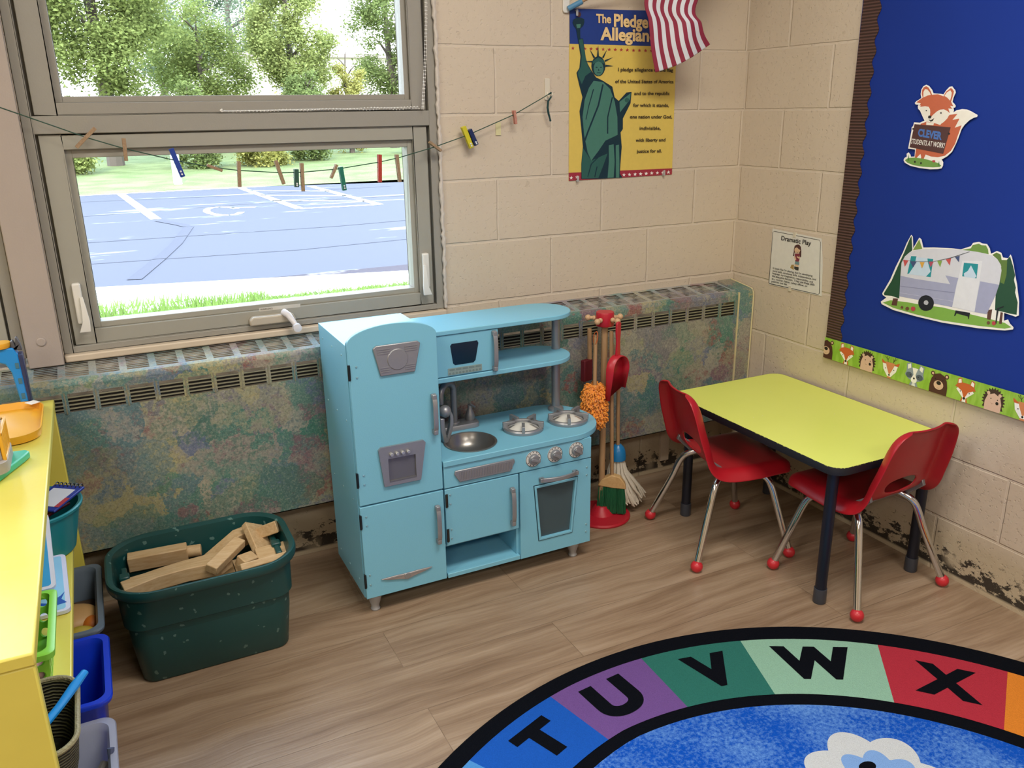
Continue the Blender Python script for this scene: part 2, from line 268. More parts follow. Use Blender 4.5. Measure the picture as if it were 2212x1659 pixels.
POSTER_ART = [('#d8bd5c',[-7520,17240,-3210,17300,-3160,11820,-7500,11800]),
('#223c84',[-7520,17240,-3210,17300,-3200,16160,-7510,16180]),
('#9c2f3d',[-7510,12070,-3160,12040,-3160,11820,-7500,11800]),
('#a8393a',[-7380,16110,-7360,16070,-7310,16070,-7350,16040,-7330,16000,-7380,16020,-7420,16000,-7410,16040,-7450,16060,-7400,16070]),
('#a8393a',[-6920,16100,-6900,16060,-6840,16060,-6890,16030,-6870,15990,-6920,16020,-6960,15990,-6950,16030,-6990,16060,-6940,16060]),
('#a8393a',[-6680,16100,-6660,16060,-6610,16060,-6650,16030,-6640,15990,-6680,16010,-6730,15990,-6710,16030,-6760,16060,-6700,16060]),
('#a8393a',[-6450,16100,-6430,16060,-6370,16060,-6420,16030,-6400,15990,-6450,16010,-6490,15990,-6480,16030,-6520,16050,-6470,16060]),
('#a8393a',[-6210,16100,-6190,16050,-6140,16050,-6180,16030,-6160,15980,-6210,16010,-6250,15980,-6240,16030,-6280,16050,-6230,16050]),
('#a8393a',[-5970,16090,-5950,16050,-5900,16050,-5940,16020,-5920,15980,-5970,16000,-6020,15980,-6000,16020,-6050,16050,-5990,16050]),
('#a8393a',[-5730,16090,-5710,16050,-5650,16050,-5700,16020,-5680,15980,-5730,16000,-5780,15980,-5760,16020,-5810,16050,-5750,16050]),
('#a8393a',[-5490,16090,-5470,16050,-5410,16050,-5460,16020,-5440,15980,-5490,16000,-5530,15970,-5520,16020,-5560,16040,-5510,16050]),
('#a8393a',[-5250,16090,-5220,16050,-5170,16040,-5210,16020,-5190,15970,-5240,16000,-5290,15970,-5280,16010,-5320,16040,-5260,16040]),
('#a8393a',[-5000,16080,-4980,16040,-4920,16040,-4960,16010,-4950,15970,-5000,15990,-5040,15970,-5030,16010,-5080,16040,-5020,16040]),
('#a8393a',[-4750,16080,-4730,16040,-4670,16040,-4720,16010,-4700,15970,-4750,15990,-4800,15970,-4780,16010,-4830,16040,-4770,16040]),
('#a8393a',[-4500,16080,-4480,16040,-4420,16040,-4470,16010,-4450,15960,-4500,15990,-4550,15960,-4530,16010,-4580,16030,-4520,16040]),
('#a8393a',[-4250,16080,-4230,16030,-4170,16030,-4220,16010,-4200,15960,-4250,15990,-4300,15960,-4280,16000,-4330,16030,-4270,16030]),
('#a8393a',[-4000,16070,-3980,16030,-3920,16030,-3960,16000,-3940,15960,-3990,15980,-4040,15960,-4030,16000,-4080,16030,-4020,16030]),
('#a8393a',[-3740,16070,-3720,16030,-3660,16030,-3710,16000,-3690,15960,-3740,15980,-3790,15950,-3770,16000,-3820,16030,-3760,16030]),
('#a8393a',[-3490,16070,-3460,16030,-3400,16030,-3450,16000,-3430,15950,-3480,15980,-3530,15950,-3520,16000,-3560,16020,-3510,16030]),
('#efe4e0',[-7410,11970,-7390,11920,-7340,11920,-7380,11890,-7370,11840,-7410,11870,-7460,11850,-7440,11890,-7490,11920,-7430,11920]),
('#efe4e0',[-7180,11980,-7160,11930,-7100,11930,-7150,11900,-7130,11850,-7180,11880,-7230,11860,-7210,11900,-7260,11930,-7200,11930]),
('#efe4e0',[-5250,11970,-5230,11920,-5170,11920,-5220,11890,-5200,11840,-5250,11870,-5300,11850,-5290,11890,-5330,11930,-5270,11930]),
('#efe4e0',[-5020,11970,-5000,11920,-4940,11920,-4980,11890,-4970,11840,-5020,11870,-5070,11850,-5050,11890,-5100,11930,-5040,11930]),
('#efe4e0',[-4780,11970,-4760,11930,-4700,11920,-4750,11890,-4730,11840,-4780,11870,-4830,11850,-4820,11900,-4860,11930,-4800,11930]),
('#efe4e0',[-4550,11970,-4520,11930,-4460,11920,-4510,11890,-4490,11840,-4540,11870,-4590,11850,-4580,11900,-4630,11930,-4570,11930]),
('#efe4e0',[-4310,11970,-4280,11930,-4220,11920,-4270,11890,-4250,11850,-4300,11870,-4350,11850,-4340,11900,-4390,11930,-4330,11930]),
('#efe4e0',[-4070,11980,-4040,11930,-3980,11920,-4030,11890,-4010,11850,-4060,11880,-4110,11850,-4100,11900,-4150,11930,-4090,11930]),
('#efe4e0',[-3820,11980,-3800,11930,-3740,11920,-3780,11900,-3770,11850,-3820,11880,-3870,11850,-3850,11900,-3900,11930,-3840,11930]),
('#efe4e0',[-3580,11980,-3550,11930,-3490,11930,-3540,11900,-3520,11850,-3570,11880,-3620,11850,-3610,11900,-3660,11930,-3600,11930]),
('#efe4e0',[-3330,11980,-3310,11930,-3250,11930,-3290,11900,-3270,11850,-3330,11880,-3380,11850,-3360,11900,-3420,11930,-3350,11930]),
('#12303a',[-6810,15570,-6670,15370,-6480,15150,-6200,15040,-5820,14850,-5720,14510,-5550,14390,-5240,14660,-5030,14680,-5060,14310,-5220,14040,-5360,13810,-5350,13460,-5440,13350,-5380,12870,-5410,12360,-5430,11960,-5320,11810,-6130,11810,-7010,11840,-7020,12340,-6960,12920,-7040,13580,-7110,14070,-7000,14520,-7140,14930,-7240,15290,-7130,15440,-7090,15800,-7200,16340,-7000,16350,-6880,15730]),
('#2c5a52',[-7160,16310,-7020,16330,-6900,15810,-6810,15520,-6670,15330,-6900,15190,-7030,14930,-7170,15180,-7190,15290,-7080,15480,-7040,15810]),
('#47796a',[-6570,15040,-6200,15000,-5910,14780,-5710,14360,-5590,13860,-5560,13270,-6060,13090,-6340,12750,-6620,12440,-6770,12720,-6920,13310,-6990,13880,-6910,14440,-6750,14820]),
('#2c5a52',[-6960,12880,-6620,12440,-5960,12660,-6140,12230,-6320,11840,-6990,11850,-7010,12340]),
('#47796a',[-5920,12930,-5720,12960,-5660,12370,-5690,11830,-5940,11830,-5900,12380]),
('#47796a',[-5630,12920,-5500,12940,-5460,12280,-5460,11820,-5590,11820]),
('#12303a',[-6230,14930,-6400,14260,-6810,13390,-6920,13120,-6860,13100,-6750,13370,-6340,14240,-6170,14920]),
('#12303a',[-5840,14510,-6010,13870,-6000,13320,-5950,13320,-5960,13860,-5790,14510]),
('#12303a',[-6590,14780,-6760,14260,-6870,13800,-6840,13800,-6730,14250,-6550,14770]),
('#12303a',[-6740,11890,-6600,12320,-6320,12540,-6350,12560,-6640,12330,-6770,11900]),
('#12303a',[-6450,11880,-6360,12230,-6400,12240,-6490,11890]),
('#47796a',[-5520,14360,-5070,14640,-5090,14430,-5490,14010]),
('#2c5a52',[-5110,14410,-5120,14380,-5150,14350,-5190,14340,-5230,14340,-5270,14350,-5300,14380,-5310,14410,-5300,14440,-5270,14470,-5240,14490,-5190,14480,-5150,14470,-5130,14440]),
('#12303a',[-6120,15500,-6130,15400,-6180,15300,-6250,15230,-6340,15190,-6440,15190,-6530,15230,-6600,15300,-6650,15390,-6670,15500,-6660,15610,-6610,15700,-6540,15770,-6450,15810,-6350,15810,-6260,15770,-6190,15700,-6140,15610]),
('#47796a',[-6190,15430,-6200,15340,-6250,15270,-6310,15220,-6380,15200,-6460,15220,-6520,15260,-6560,15340,-6580,15430,-6570,15510,-6530,15590,-6460,15640,-6390,15660,-6320,15640,-6250,15590,-6210,15520]),
('#2c5a52',[-6630,15660,-6400,15780,-6160,15670,-6170,15580,-6400,15650,-6620,15560]),
('#12303a',[-6420,15460,-6430,15460,-6440,15450,-6460,15450,-6470,15450,-6490,15450,-6500,15460,-6510,15460,-6500,15470,-6490,15480,-6470,15480,-6460,15480,-6440,15480,-6430,15470]),
('#12303a',[-6250,15470,-6260,15460,-6270,15450,-6280,15450,-6300,15450,-6320,15450,-6330,15460,-6340,15460,-6330,15470,-6320,15480,-6300,15480,-6290,15480,-6270,15480,-6260,15470]),
('#12303a',[-6450,15280,-6300,15280,-6300,15300,-6450,15300]),
('#12303a',[-6390,15430,-6350,15360,-6410,15360]),
('#12303a',[-7410,16830,-7370,16920,-7230,16980,-7100,16980,-6970,16940,-6960,16850,-7000,16740,-7120,16650,-7110,16340,-7200,16340,-7270,16640,-7360,16730]),
('#4a2c2a',[-7090,17070,-7100,17040,-7120,17010,-7150,17000,-7180,16990,-7220,17010,-7240,17030,-7250,17070,-7240,17100,-7220,17130,-7190,17140,-7150,17150,-7120,17130,-7100,17110]),
('#47796a',[-7270,16770,-7100,16790,-7120,16670,-7240,16660]),
('#12303a',[-6420,16160,-6460,15810,-6380,15810]),
('#12303a',[-6750,16030,-6590,15750,-6530,15780]),
('#12303a',[-6060,16040,-6260,15780,-6190,15760]),
('#12303a',[-5820,15790,-6160,15690,-6130,15640]),
('#12303a',[-5790,15510,-6120,15550,-6120,15490]),
('#12303a',[-6950,15640,-6630,15620,-6630,15670])]
PLAYSIGN_ART = [('#d9d8d0',[2050,9860,4430,9780,4590,8900,4680,7820,2090,7790]),
('#2a2a2a',[2140,9760,4340,9710,4390,9660,4560,7900,4530,7860,2130,7840,2100,7860,2090,9730,2150,9760,2130,9770,2070,9720,2070,7860,2120,7810,4530,7840,4590,7900,4410,9660,4340,9730,2140,9780]),
('#4b2a28',[3200,9270,3220,9380,3320,9440,3430,9450,3520,9380,3560,9250,3580,9020,3530,9010,3460,9170,3240,9140,3240,9010,3180,9010,3200,9170]),
('#d8b795',[3510,9260,3500,9230,3480,9190,3450,9160,3410,9140,3360,9130,3310,9140,3270,9160,3240,9190,3230,9230,3230,9260,3250,9300,3290,9330,3330,9350,3380,9360,3430,9350,3470,9330,3490,9300]),
('#4b2a28',[3230,9290,3330,9340,3450,9280,3520,9270,3510,9360,3390,9420,3250,9380]),
('#7c2f3e',[3260,9110,3490,9140,3520,8980,3490,8850,3320,8830,3270,8980]),
('#d8b795',[3220,9000,3300,9010,3360,8900,3300,8880]),
('#d8b795',[3370,9030,3530,9010,3500,8950,3370,8990]),
('#6f8f93',[3310,8840,3510,8840,3520,8730,3300,8730]),
('#d8b795',[3310,8730,3500,8730,3490,8650,3310,8660]),
('#34352f',[3290,8650,3510,8650,3510,8530,3390,8530,3300,8560]),
('#a4884c',[3150,8690,3270,8710,3280,8520,3100,8570]),
('#5a3a2e',[3330,9170,3400,9160,3440,9200,3430,9200,3390,9170,3340,9180])]
FOX_TEXT = [('CLEVER', [7890, 13240, 8700, 13150, 7880, 13440], '#4a72b8', 0.05),
('STUDENTS AT WORK!', [7680, 13020, 8820, 12920, 7690, 13160], '#f1efe8', 0.01)]
POSTER_TEXT = [('The', [-6510, 16850, -5930, 16850, -6520, 17110], '#e9c98f', 0.03),
('Pledge of', [-5820, 16760, -3820, 16730, -5830, 17130], '#e9c98f', 0.035),
('Allegiance', [-6340, 16330, -3800, 16310, -6350, 16710], '#e9c98f', 0.035),
('I pledge allegiance to the flag', [-5610, 15350, -3320, 15340, -5610, 15460], '#2a2018', 0.022),
('of the United States of America', [-5720, 14970, -3280, 14960, -5720, 15080], '#2a2018', 0.022),
('and to the republic', [-4930, 14580, -3430, 14570, -4930, 14690], '#2a2018', 0.022),
('for which it stands,', [-4960, 14190, -3440, 14170, -4960, 14300], '#2a2018', 0.022),
('one nation under God,', [-5080, 13810, -3280, 13780, -5080, 13920], '#2a2018', 0.022),
('indivisible,', [-4660, 13420, -3760, 13400, -4660, 13530], '#2a2018', 0.022),
('with liberty and', [-4810, 13020, -3530, 13000, -4810, 13130], '#2a2018', 0.022),
('justice for all.', [-4750, 12640, -3670, 12620, -4750, 12750], '#2a2018', 0.022)]
PLAYSIGN_TEXT = [('Dramatic Play', [2540, 9500, 3990, 9490, 2540, 9660], '#1c1c1c', 0.02),
("It looks like I'm playing, but I'm developing", [2240, 8400, 4200, 8420, 2240, 8470], '#2c2c2c', 0.01),
('social skills, emotional skills, independence, oral', [2240, 8300, 4370, 8320, 2240, 8370], '#2c2c2c', 0.01),
('language, my imagination, responsibility, and', [2240, 8210, 4240, 8210, 2240, 8280], '#2c2c2c', 0.01),
('the executive function.  I may use these skills', [2230, 8100, 4330, 8120, 2230, 8180], '#2c2c2c', 0.01),
('as a mother, father, safety officer, or', [2230, 8000, 4010, 8020, 2230, 8070], '#2c2c2c', 0.01),
('politician one day.', [2220, 7900, 3040, 7920, 2220, 7970], '#2c2c2c', 0.01)]
# ------------------------------------------------------------------ materials of the room
def wall_mat(axis, shift):
    t = NT('painted_block_wall_'+axis); P = t.pos(); sp = t.n('SeparateXYZ', (P,))
    u = t.math('ADD', sp.outputs[axis.upper()], shift); v = t.math('ADD', sp.outputs['Z'], .01746)
    vec = t.n('CombineXYZ', (u, v, 0.)).outputs[0]
    wob = t.noise(P, 9, 2); vec = t.n('VectorMath', (vec, t.n('CombineXYZ', (t.math('MULTIPLY', wob, .006), t.math('MULTIPLY', wob, .005), 0.)).outputs[0]), operation='ADD').outputs[0]
    br = t.n('TexBrick', {'Vector': vec, 'Scale': 1., 'Mortar Size': .0055, 'Mortar Smooth': .55, 'Brick Width': .4064, 'Row Height': .2032}, offset=.5, squash=1.)
    fac = br.outputs['Fac']
    base = t.mix(t.noise(P, 2.2, 3), '#c6b7a3', '#cfc1ae')
    col = t.mix(t.math('MULTIPLY', fac, .35), base, '#d8cbba')
    spots = t.fade(t.noise(P, 26, 1), .74, .78)
    col = t.mix(t.math('MULTIPLY', spots, .25), col, '#9c8a70')
    low = t.fade(sp.outputs['Z'], .13, .20, 1., 0.)
    col = t.mix(t.math('MULTIPLY', low, .6), col, '#b5a687')
    nz = t.noise(t.scaled(P, (1., 1., 1.6)), 21, 7, .74)
    pk = t.fade(sp.outputs['Z'], .02, .20, .44, .74); st = t.math('GREATER_THAN', nz, pk)
    big = t.fade(t.noise(P, 4.5, 2), .36, .44)
    edge = t.fade(sp.outputs['Z'], .012, .02)
    st = t.math('MULTIPLY', t.math('MULTIPLY', st, big), edge)
    col = t.mix(t.math('MULTIPLY', st, .93), col, '#1b1718')
    pits = t.fade(t.noise(P, 85, 3, .6), .30, .42)
    soft = t.noise(P, 38, 4, .6)
    h = t.math('ADD', t.math('MULTIPLY', fac, -1.), t.math('ADD', t.math('MULTIPLY', pits, .45), t.math('MULTIPLY', soft, .7)))
    h = t.math('SUBTRACT', h, t.math('MULTIPLY', st, .3))
    t.set(Base_Color=col, Roughness=.42, Specular_IOR_Level=.4); t.bump(h, .0026, .8)
    return t.m
def floor_mat():
    t = NT('wood_plank_floor'); P = t.pos(); sp = t.n('SeparateXYZ', (P,))
    br = t.n('TexBrick', {'Vector': P, 'Color1': (0, 0, 0, 1), 'Color2': (1, 1, 1, 1), 'Scale': 1., 'Mortar Size': .0009, 'Mortar Smooth': .1, 'Brick Width': 1.22, 'Row Height': .182}, offset=.37)
    rnd_ = br.outputs['Color']; off = t.n('VectorMath', (P, t.n('VectorMath', (rnd_, (7., 3., 0.)), operation='MULTIPLY').outputs[0]), operation='ADD').outputs[0]
    warp = t.noise(off, 2.4, 2); w2 = t.n('VectorMath', (off, t.n('CombineXYZ', (0., t.math('MULTIPLY', warp, .07), 0.)).outputs[0]), operation='ADD').outputs[0]
    g1 = t.noise(t.scaled(w2, (.9, 13., 1.)), 1.6, 6, .62); g2 = t.noise(t.scaled(w2, (3., 90., 1.)), 2., 3)
    g = t.math('ADD', t.math('MULTIPLY', g1, .8), t.math('MULTIPLY', g2, .2))
    g = t.math('ADD', g, t.math('MULTIPLY', t.math('SUBTRACT', t.n('SeparateColor', (rnd_,)).outputs[0], .5), .06))
    col = t.ramp(g, ((.25, '#6b533e'), (.42, '#88705a'), (.54, '#9a836c'), (.72, '#b09a84')))
    col = t.mix(t.math('MULTIPLY', br.outputs['Fac'], .35), col, '#5d4a3c')
    t.set(Base_Color=col, Roughness=t.fade(g1, .3, .7, .42, .32), Specular_IOR_Level=.45); t.bump(t.math('SUBTRACT', g2, t.math('MULTIPLY', br.outputs['Fac'], 2.)), .0006)
    return t.m
def sponge_mat(pale=False):
    """layers of dabbed paint: blotches of many colours over each other, broken up by speckle"""
    t = NT('sponge_painted_metal_skylit' if pale else 'sponge_painted_metal'); P = t.pos()
    dis = t.n('VectorMath', (t.n('TexNoise', {'Vector': P, 'Scale': 20., 'Detail': 6., 'Roughness': .65}).outputs['Color'], (.11, .11, .11)), operation='MULTIPLY').outputs[0]
    Q = t.n('VectorMath', (P, dis), operation='ADD').outputs[0]
    fine = t.noise(P, 190, 3, .75); med = t.noise(P, 55, 4, .7)
    rgt = t.fade(t.n('SeparateXYZ', (P,)).outputs[0], -1.35, -.55)
    def dab(sc, off, left, right):
        vec = t.n('VectorMath', (Q, (off, off*1.7, off*.6)), operation='ADD').outputs[0]
        c = t.n('SeparateColor', (t.n('TexVoronoi', {'Vector': vec, 'Scale': sc}, feature='F1').outputs['Color'],)).outputs
        k = len(left); mk = lambda cols: t.ramp(c[0], [(i/k, q) for i, q in enumerate(cols)], 'CONSTANT')
        return t.mix(rgt, mk(left), mk(right)), c[1]
    L1 = ('#4a7a86', '#9a9a6c', '#6f8f7c', '#b0a66a', '#5c8490', '#8c8f76', '#a89c74')
    R1 = ('#4d7a70', '#8c8880', '#75707a', '#8f9078', '#56737a', '#9c9686', '#466e64')
    L2 = ('#2f6a86', '#b8a862', '#7f7a8c', '#3f7f72', '#a0986a', '#5a84a0', '#a8864e')
    R2 = ('#8a4a4c', '#37786a', '#9a968c', '#5f6a8c', '#a89f72', '#5f8078', '#7f5a68')
    a, _ = dab(9., 0., L1, R1); b, kb = dab(13., 3.1, L2, R2); c, kc = dab(7., 7.7, L1[::-1], R1[::-1])
    col = t.mix(t.fade(t.math('ADD', med, t.math('MULTIPLY', kb, .35)), .58, .76, 0., .85), a, b)
    col = t.mix(t.fade(t.math('ADD', t.noise(P, 90, 3, .7), t.math('MULTIPLY', kc, .3)), .60, .74, 0., .7), col, c)
    col = t.mix(t.fade(fine, .52, .66, 0., .34), col, '#c2bda6'); col = t.mix(t.fade(fine, .46, .34, 0., .5), col, '#34403f')
    col = t.mix(t.fade(rgt, 0., 1., .30, .08), col, '#6f7456')
    if pale: col = t.mix(t.math('MULTIPLY', t.fade(t.n('SeparateXYZ', (P,)).outputs[0], -1.6, -.9, .6, .3), t.fade(med, .35, .6, 1., .6)), col, '#bcc4d0')  # bluish skylight put into the top's colour, stronger towards the left
    t.set(Base_Color=col, Roughness=.36, Specular_IOR_Level=.55); t.bump(fine, .0008)
    return t.m
def wood_mat(a, b, name, sc=(4., 4., 40.), rough=.55):
    t = NT(name); P = t.pos(); g = t.noise(t.scaled(P, sc), 3., 5, .6)
    t.set(Base_Color=t.ramp(g, ((.3, a), (.7, b))), Roughness=rough, Specular_IOR_Level=.35); t.bump(g, .0004)
    return t.m
WALL_Y = wall_mat('x', .2048); WALL_X = wall_mat('y', .0043)
PLAIN_WALL = mat('#cbb9a0', .5, bump=.001, bs=90, name='plain_wall_paint')
FLOOR = floor_mat(); SPONGE = sponge_mat(); SPONGE_TOP = sponge_mat(True); WORN = mat('#86826c', .45, var=.3, vs=70, name='worn_louvre_edges')
TAUPE = mat('#938f86', .5, var=.03, vs=30, bump=.0004, bs=220, name='taupe_window_paint')
TAUPE2 = mat('#9c998e', .5, var=.03, vs=30, name='taupe_window_paint_pale')
CREAM = mat('#cdbda8', .45, var=.05, name='cream_sill_paint')
CEIL = mat('#d9d5cb', .8, name='ceiling_tile_white')
WHITE = mat('#dcd9d2', .35, var=.02, name='white_plastic')
DARK = mat('#17140f', .8, name='dark_interior')
CHROME = mat('#d6d7da', .12, 1., var=.02, name='chrome')
SILVER = mat('#9a9b9f', .38, .55, var=.04, vs=80, bump=.0002, bs=500, name='silver_painted_plastic')
BEECH = wood_mat('#b48a5c', '#cfa878', 'beech_wood'); PINWOOD = wood_mat('#8a7056', '#a68c70', 'clothespin_wood', (60., 60., 60.))
BLOCKWOOD = wood_mat('#b8976c', '#cdb28c', 'unit_block_wood', (7., 50., 50.)); ENDGRAIN = wood_mat('#8f6d45', '#ae8657', 'block_end_grain', (60., 60., 60.))

# ------------------------------------------------------------------ room shell
RX, RY, RZ = -5.6, -6.2, 2.78
WIN = ((-2.365, -1.222), (-3.62, -2.455))
ZS, ZT = .765, 2.42
b = MB(); b.box(RX-.2, .2, RY-.2, .25, -.1, 0); struct(b.build('floor', FLOOR, smooth=0))
b = MB(); b.box(RX-.2, .2, RY-.2, .25, RZ, RZ+.1); struct(b.build('ceiling', CEIL, smooth=0))
b = MB(); Y0, Y1 = 0, .25
b.box(RX-.2, .2, Y0, Y1, -.1, ZS); b.box(RX-.2, .2, Y0, Y1, ZT, RZ)
b.box(WIN[0][1], .2, Y0, Y1, ZS, ZT); b.box(WIN[1][1], WIN[0][0], Y0, Y1, ZS, ZT); b.box(RX-.2, WIN[1][0], Y0, Y1, ZS, ZT)
struct(b.build('wall_back', WALL_Y, smooth=0))
b = MB(); b.box(0, .2, RY-.2, 0, -.1, RZ); struct(b.build('wall_right', WALL_X, smooth=0))
b = MB(); b.box(RX-.2, RX, RY-.2, 0, -.1, RZ); struct(b.build('wall_left', PLAIN_WALL, smooth=0))
b = MB(); b.box(RX, 0, RY-.2, RY, -.1, RZ); struct(b.build('wall_front', PLAIN_WALL, smooth=0))
# painted column between the two windows, and the rough bead of caulk at the window's right edge
b = MB(); b.box(-2.452, -2.366, -.03, .0, .764, RZ); b.lathe([(.001, -.033), (.011, -.033), (.013, -.03)], (-2.412, 0, .835), 20, 'y')
struct(b.build('trim_1', mat('#a89c94', .5, bump=.0004, bs=200, name='painted_column'), bevel=.004))
b = MB()
ring = []
for i in range(140):
    z = .79+i*.0115; ring.append((-1.221+rnd.uniform(-.0025, .0025), -.004, z))
b.tube(ring, [.006+rnd.uniform(-.0015, .002) for _ in ring], 8); struct(b.build('trim_2', mat('#c9c0b6', .6, bump=.002, bs=90, name='white_caulk')))
b = MB(); b.box(-2.364, -1.224, -.018, .06, .7645, .785); struct(b.build('trim_3', CREAM, bevel=.004))

def frame(mb, x0, x1, z0, z1, wl, wr, wb, wt, ya, yb):
    mb.box(x0, x0+wl, ya, yb, z0, z1); mb.box(x1-wr, x1, ya, yb, z0, z1)
    mb.box(x0+wl, x1-wr, ya, yb, z0, z0+wb); mb.box(x0+wl, x1-wr, ya, yb, z1-wt, z1)
def glass_mat():
    t = NT('window_glass'); tr = t.n('BsdfTransparent', ((.95, .95, .95, 1),)); gl = t.n('BsdfGlossy', {'Roughness': .02})
    lw = t.n('LayerWeight', (.12,)); mx = t.n('MixShader', (t.math('MULTIPLY', lw.outputs['Fresnel'], .6), tr.outputs[0], gl.outputs[0]))
    t.t.links.new(mx.outputs[0], t.out.inputs[0]); return t.m
GLASS = glass_mat()
def handle(parent, x, z0, z1, side):
    b = MB(); L = z1-z0
    b.box(x-.011, x+.011, -.004, .017, z0+.02, z1)
    o = b.build('latch_plate', WHITE, parent, bevel=.005, seg=3)
    b = MB(); b.loft([[(x+s*w+dx, y, z) for s, y in ((-1, yy), (1, yy), (1, yy+.008), (-1, yy+.008))] for w, yy, z, dx in ((.004, -.012, z0+L*.72, side*.008), (.006, -.018, z0+L*.5, side*.010), (.009, -.022, z0+.03, side*.011), (.014, -.02, z0, side*.004), (.012, -.012, z0-.002, side*.002))])
    b.build('latch_lever', WHITE, o, bevel=.002)
def window(x0, x1, n, full=True):
    root = bpy.data.objects.new('window_%d' % n, None); COL.objects.link(root); ORG[root.name] = Vector((0, 0, 0)); root['kind'] = 'structure'
    b = MB(); frame(b, x0+.001, x1-.001, .7855, ZT-.001, .024, .026, .018, .03, .004, .2); b.box(x0+.025, x1-.027, .004, .2, 1.372, 1.417)
    b.build('window_frame', TAUPE, root, bevel=.002)
    w = x1-x0
    for nm, za, zb, s in (('lower_sash', .8035, 1.3715, 1), ('upper_sash', 1.4175, ZT-.032, 0)):
        b = MB(); frame(b, x0+.033, x1-.036, za+.002, zb-.002, .053, .045, .040 if s else .030, .038, .012, .08)
        frame(b, x0+.018, x1-.018, za-.012, zb+.012, .05, .05, .04, .04, .034, .076); frame(b, x0+.086, x1-.081, za+.042 if s else za+.032, zb-.04, .018, .016, .016, .022, .026, .08)
        sh = b.build(nm, [TAUPE2 if s else TAUPE], root, bevel=.0015)
        b = MB(); b.box(x0+.100, x1-.094, .05, .053, za+.05, zb-.055); b.build('glass_pane', GLASS, sh, smooth=0)
    if full:
        handle(root, -2.306, .846, .980, 1); handle(root, -1.284, .842, .976, -1)
        b = MB(); b.prism([(-1.86, .806), (-1.725, .806), (-1.722, .815), (-1.73, .832), (-1.85, .832), (-1.86, .822)], 'y', -.018, .013)
        cr = b.build('crank_housing', mat('#b8ad9c', .4, name='crank_beige'), root, bevel=.004)
        b = MB(); b.tube([(-1.757, -.012, .838), (-1.748, -.034, .832), (-1.735, -.05, .808), (-1.731, -.055, .797)], [.011, .010, .008, .008], 12); b.lathe([(.001, -.072), (.0125, -.07), (.0135, -.055), (.011, -.046), (.001, -.046)], (-1.731, 0, .797), 18, 'y')
        b.build('crank_handle', mat('#d7d3d6', .3, name='crank_white'), cr)
        b = MB(); b.box(-1.825, -1.70, .0113, .0119, .8425, .8535)
        lb = b.build('warning_label', mat('#c3bdb2', .6, name='label_paper'), root, smooth=0)
        lettering('WARNING', (-1.822, .8455), (-1.785, .8455), (-1.822, .851), 'Y', -.0111, '#6d675f', lb, .02)
    return root
window(*WIN[0], 1); window(*WIN[1], 2, False)

# ------------------------------------------------------------------ outdoors
GZ = -.2
def turf(name, c1, c2):
    t = NT(name); P = t.pos(); t.set(Base_Color=t.mix(t.fade(t.math('ADD', t.math('MULTIPLY', t.noise(P, 1.3, 3), .6), t.math('MULTIPLY', t.noise(P, 30, 2), .4)), .38, .62), c1, c2), Roughness=.9); t.bump(t.noise(P, 40, 2), .05); return t.m
ASPH = NT('sun_patched_asphalt'); P = ASPH.pos(); _s = ASPH.scaled(P, (.2, 1.0, 1.))
_w = ASPH.fade(ASPH.noise(_s, 1.5, 6, .68), .60, .65)  # pale streaks put dappled sunlight into the asphalt colour
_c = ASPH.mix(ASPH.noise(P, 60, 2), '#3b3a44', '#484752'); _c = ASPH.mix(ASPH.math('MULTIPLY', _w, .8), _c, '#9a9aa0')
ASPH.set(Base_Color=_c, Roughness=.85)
LINE = mat('#c9c9c6', .8, name='parking_line_paint'); CRACK = mat('#3f3e49', .9, name='asphalt_crack_seal')
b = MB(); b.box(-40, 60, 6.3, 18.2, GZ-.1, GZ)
z = GZ+.004
def strip(pts, w, k):
    for (xa, ya), (xb, yb) in zip(pts, pts[1:]):
        d = Vector((xb-xa, yb-ya)).normalized(); n = Vector((-d.y, d.x))*w/2
        b.add([(xa+n.x, ya+n.y, z), (xa-n.x, ya-n.y, z), (xb-n.x, yb-n.y, z), (xb+n.x, yb+n.y, z)], [(0, 1, 2, 3)], k)
strip([(-1.61, 18.0), (-1.315, 12.54)], .17, 1); strip([(.94, 17.97), (1.106, 12.79)], .17, 1); strip([(2.44, 17.6), (2.54, 12.65)], .17, 1); strip([(1.106, 12.79), (2.54, 12.65)], .16, 1)
for y in (16.9, 15.6, 14.3): strip([(.96, y+.3), (2.5, y-.9)], .15, 1)
strip(arc(-.15, 13.2, .28, .75, 20, 330, 10), .12, 1); strip([(.05, 13.7), (.45, 13.5)], .13, 1)
z = GZ+.007
strip([(-1.29, 12.3), (-1.05, 11.6), (-.95, 11.2), (-1.3, 9.4), (-1.6, 8.2), (-1.95, 6.9)], .15, 2)
strip([(-3, 16.7), (0, 16.2), (4, 16.4)], .035, 2); strip([(-3, 13.6), (.5, 14.2), (6, 13.9)], .03, 2); strip([(-3, 10.2), (1, 10.0), (5, 10.4)], .03, 2); strip([(-3, 8.3), (0, 8.0), (4, 8.4)], .025, 2)
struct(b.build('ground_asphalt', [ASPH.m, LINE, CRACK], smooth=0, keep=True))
b = MB(); b.prism([(-40, 5.22), (60, 5.22), (60, 2.0), (-40, 13.8)][:0] or [(-12, 5.25), (10, 5.25), (10, 4.8+.9), (.7, 5.83), (-1.33, 6.33), (-2.33, 6.57), (-12, 8.3)], 'z', GZ-.1, GZ+.02)
SIDE = mat('#c4bfb6', .9, var=.06, bump=.002, bs=60, name='concrete_sidewalk'); b.k = 1
z = GZ+.022; strip([(-1.31, 6.3), (-1.34, 5.25)], .025, 1)
struct(b.build('ground_sidewalk', [SIDE, mat('#7d7468', .9, name='sidewalk_joint')], smooth=0, keep=True))
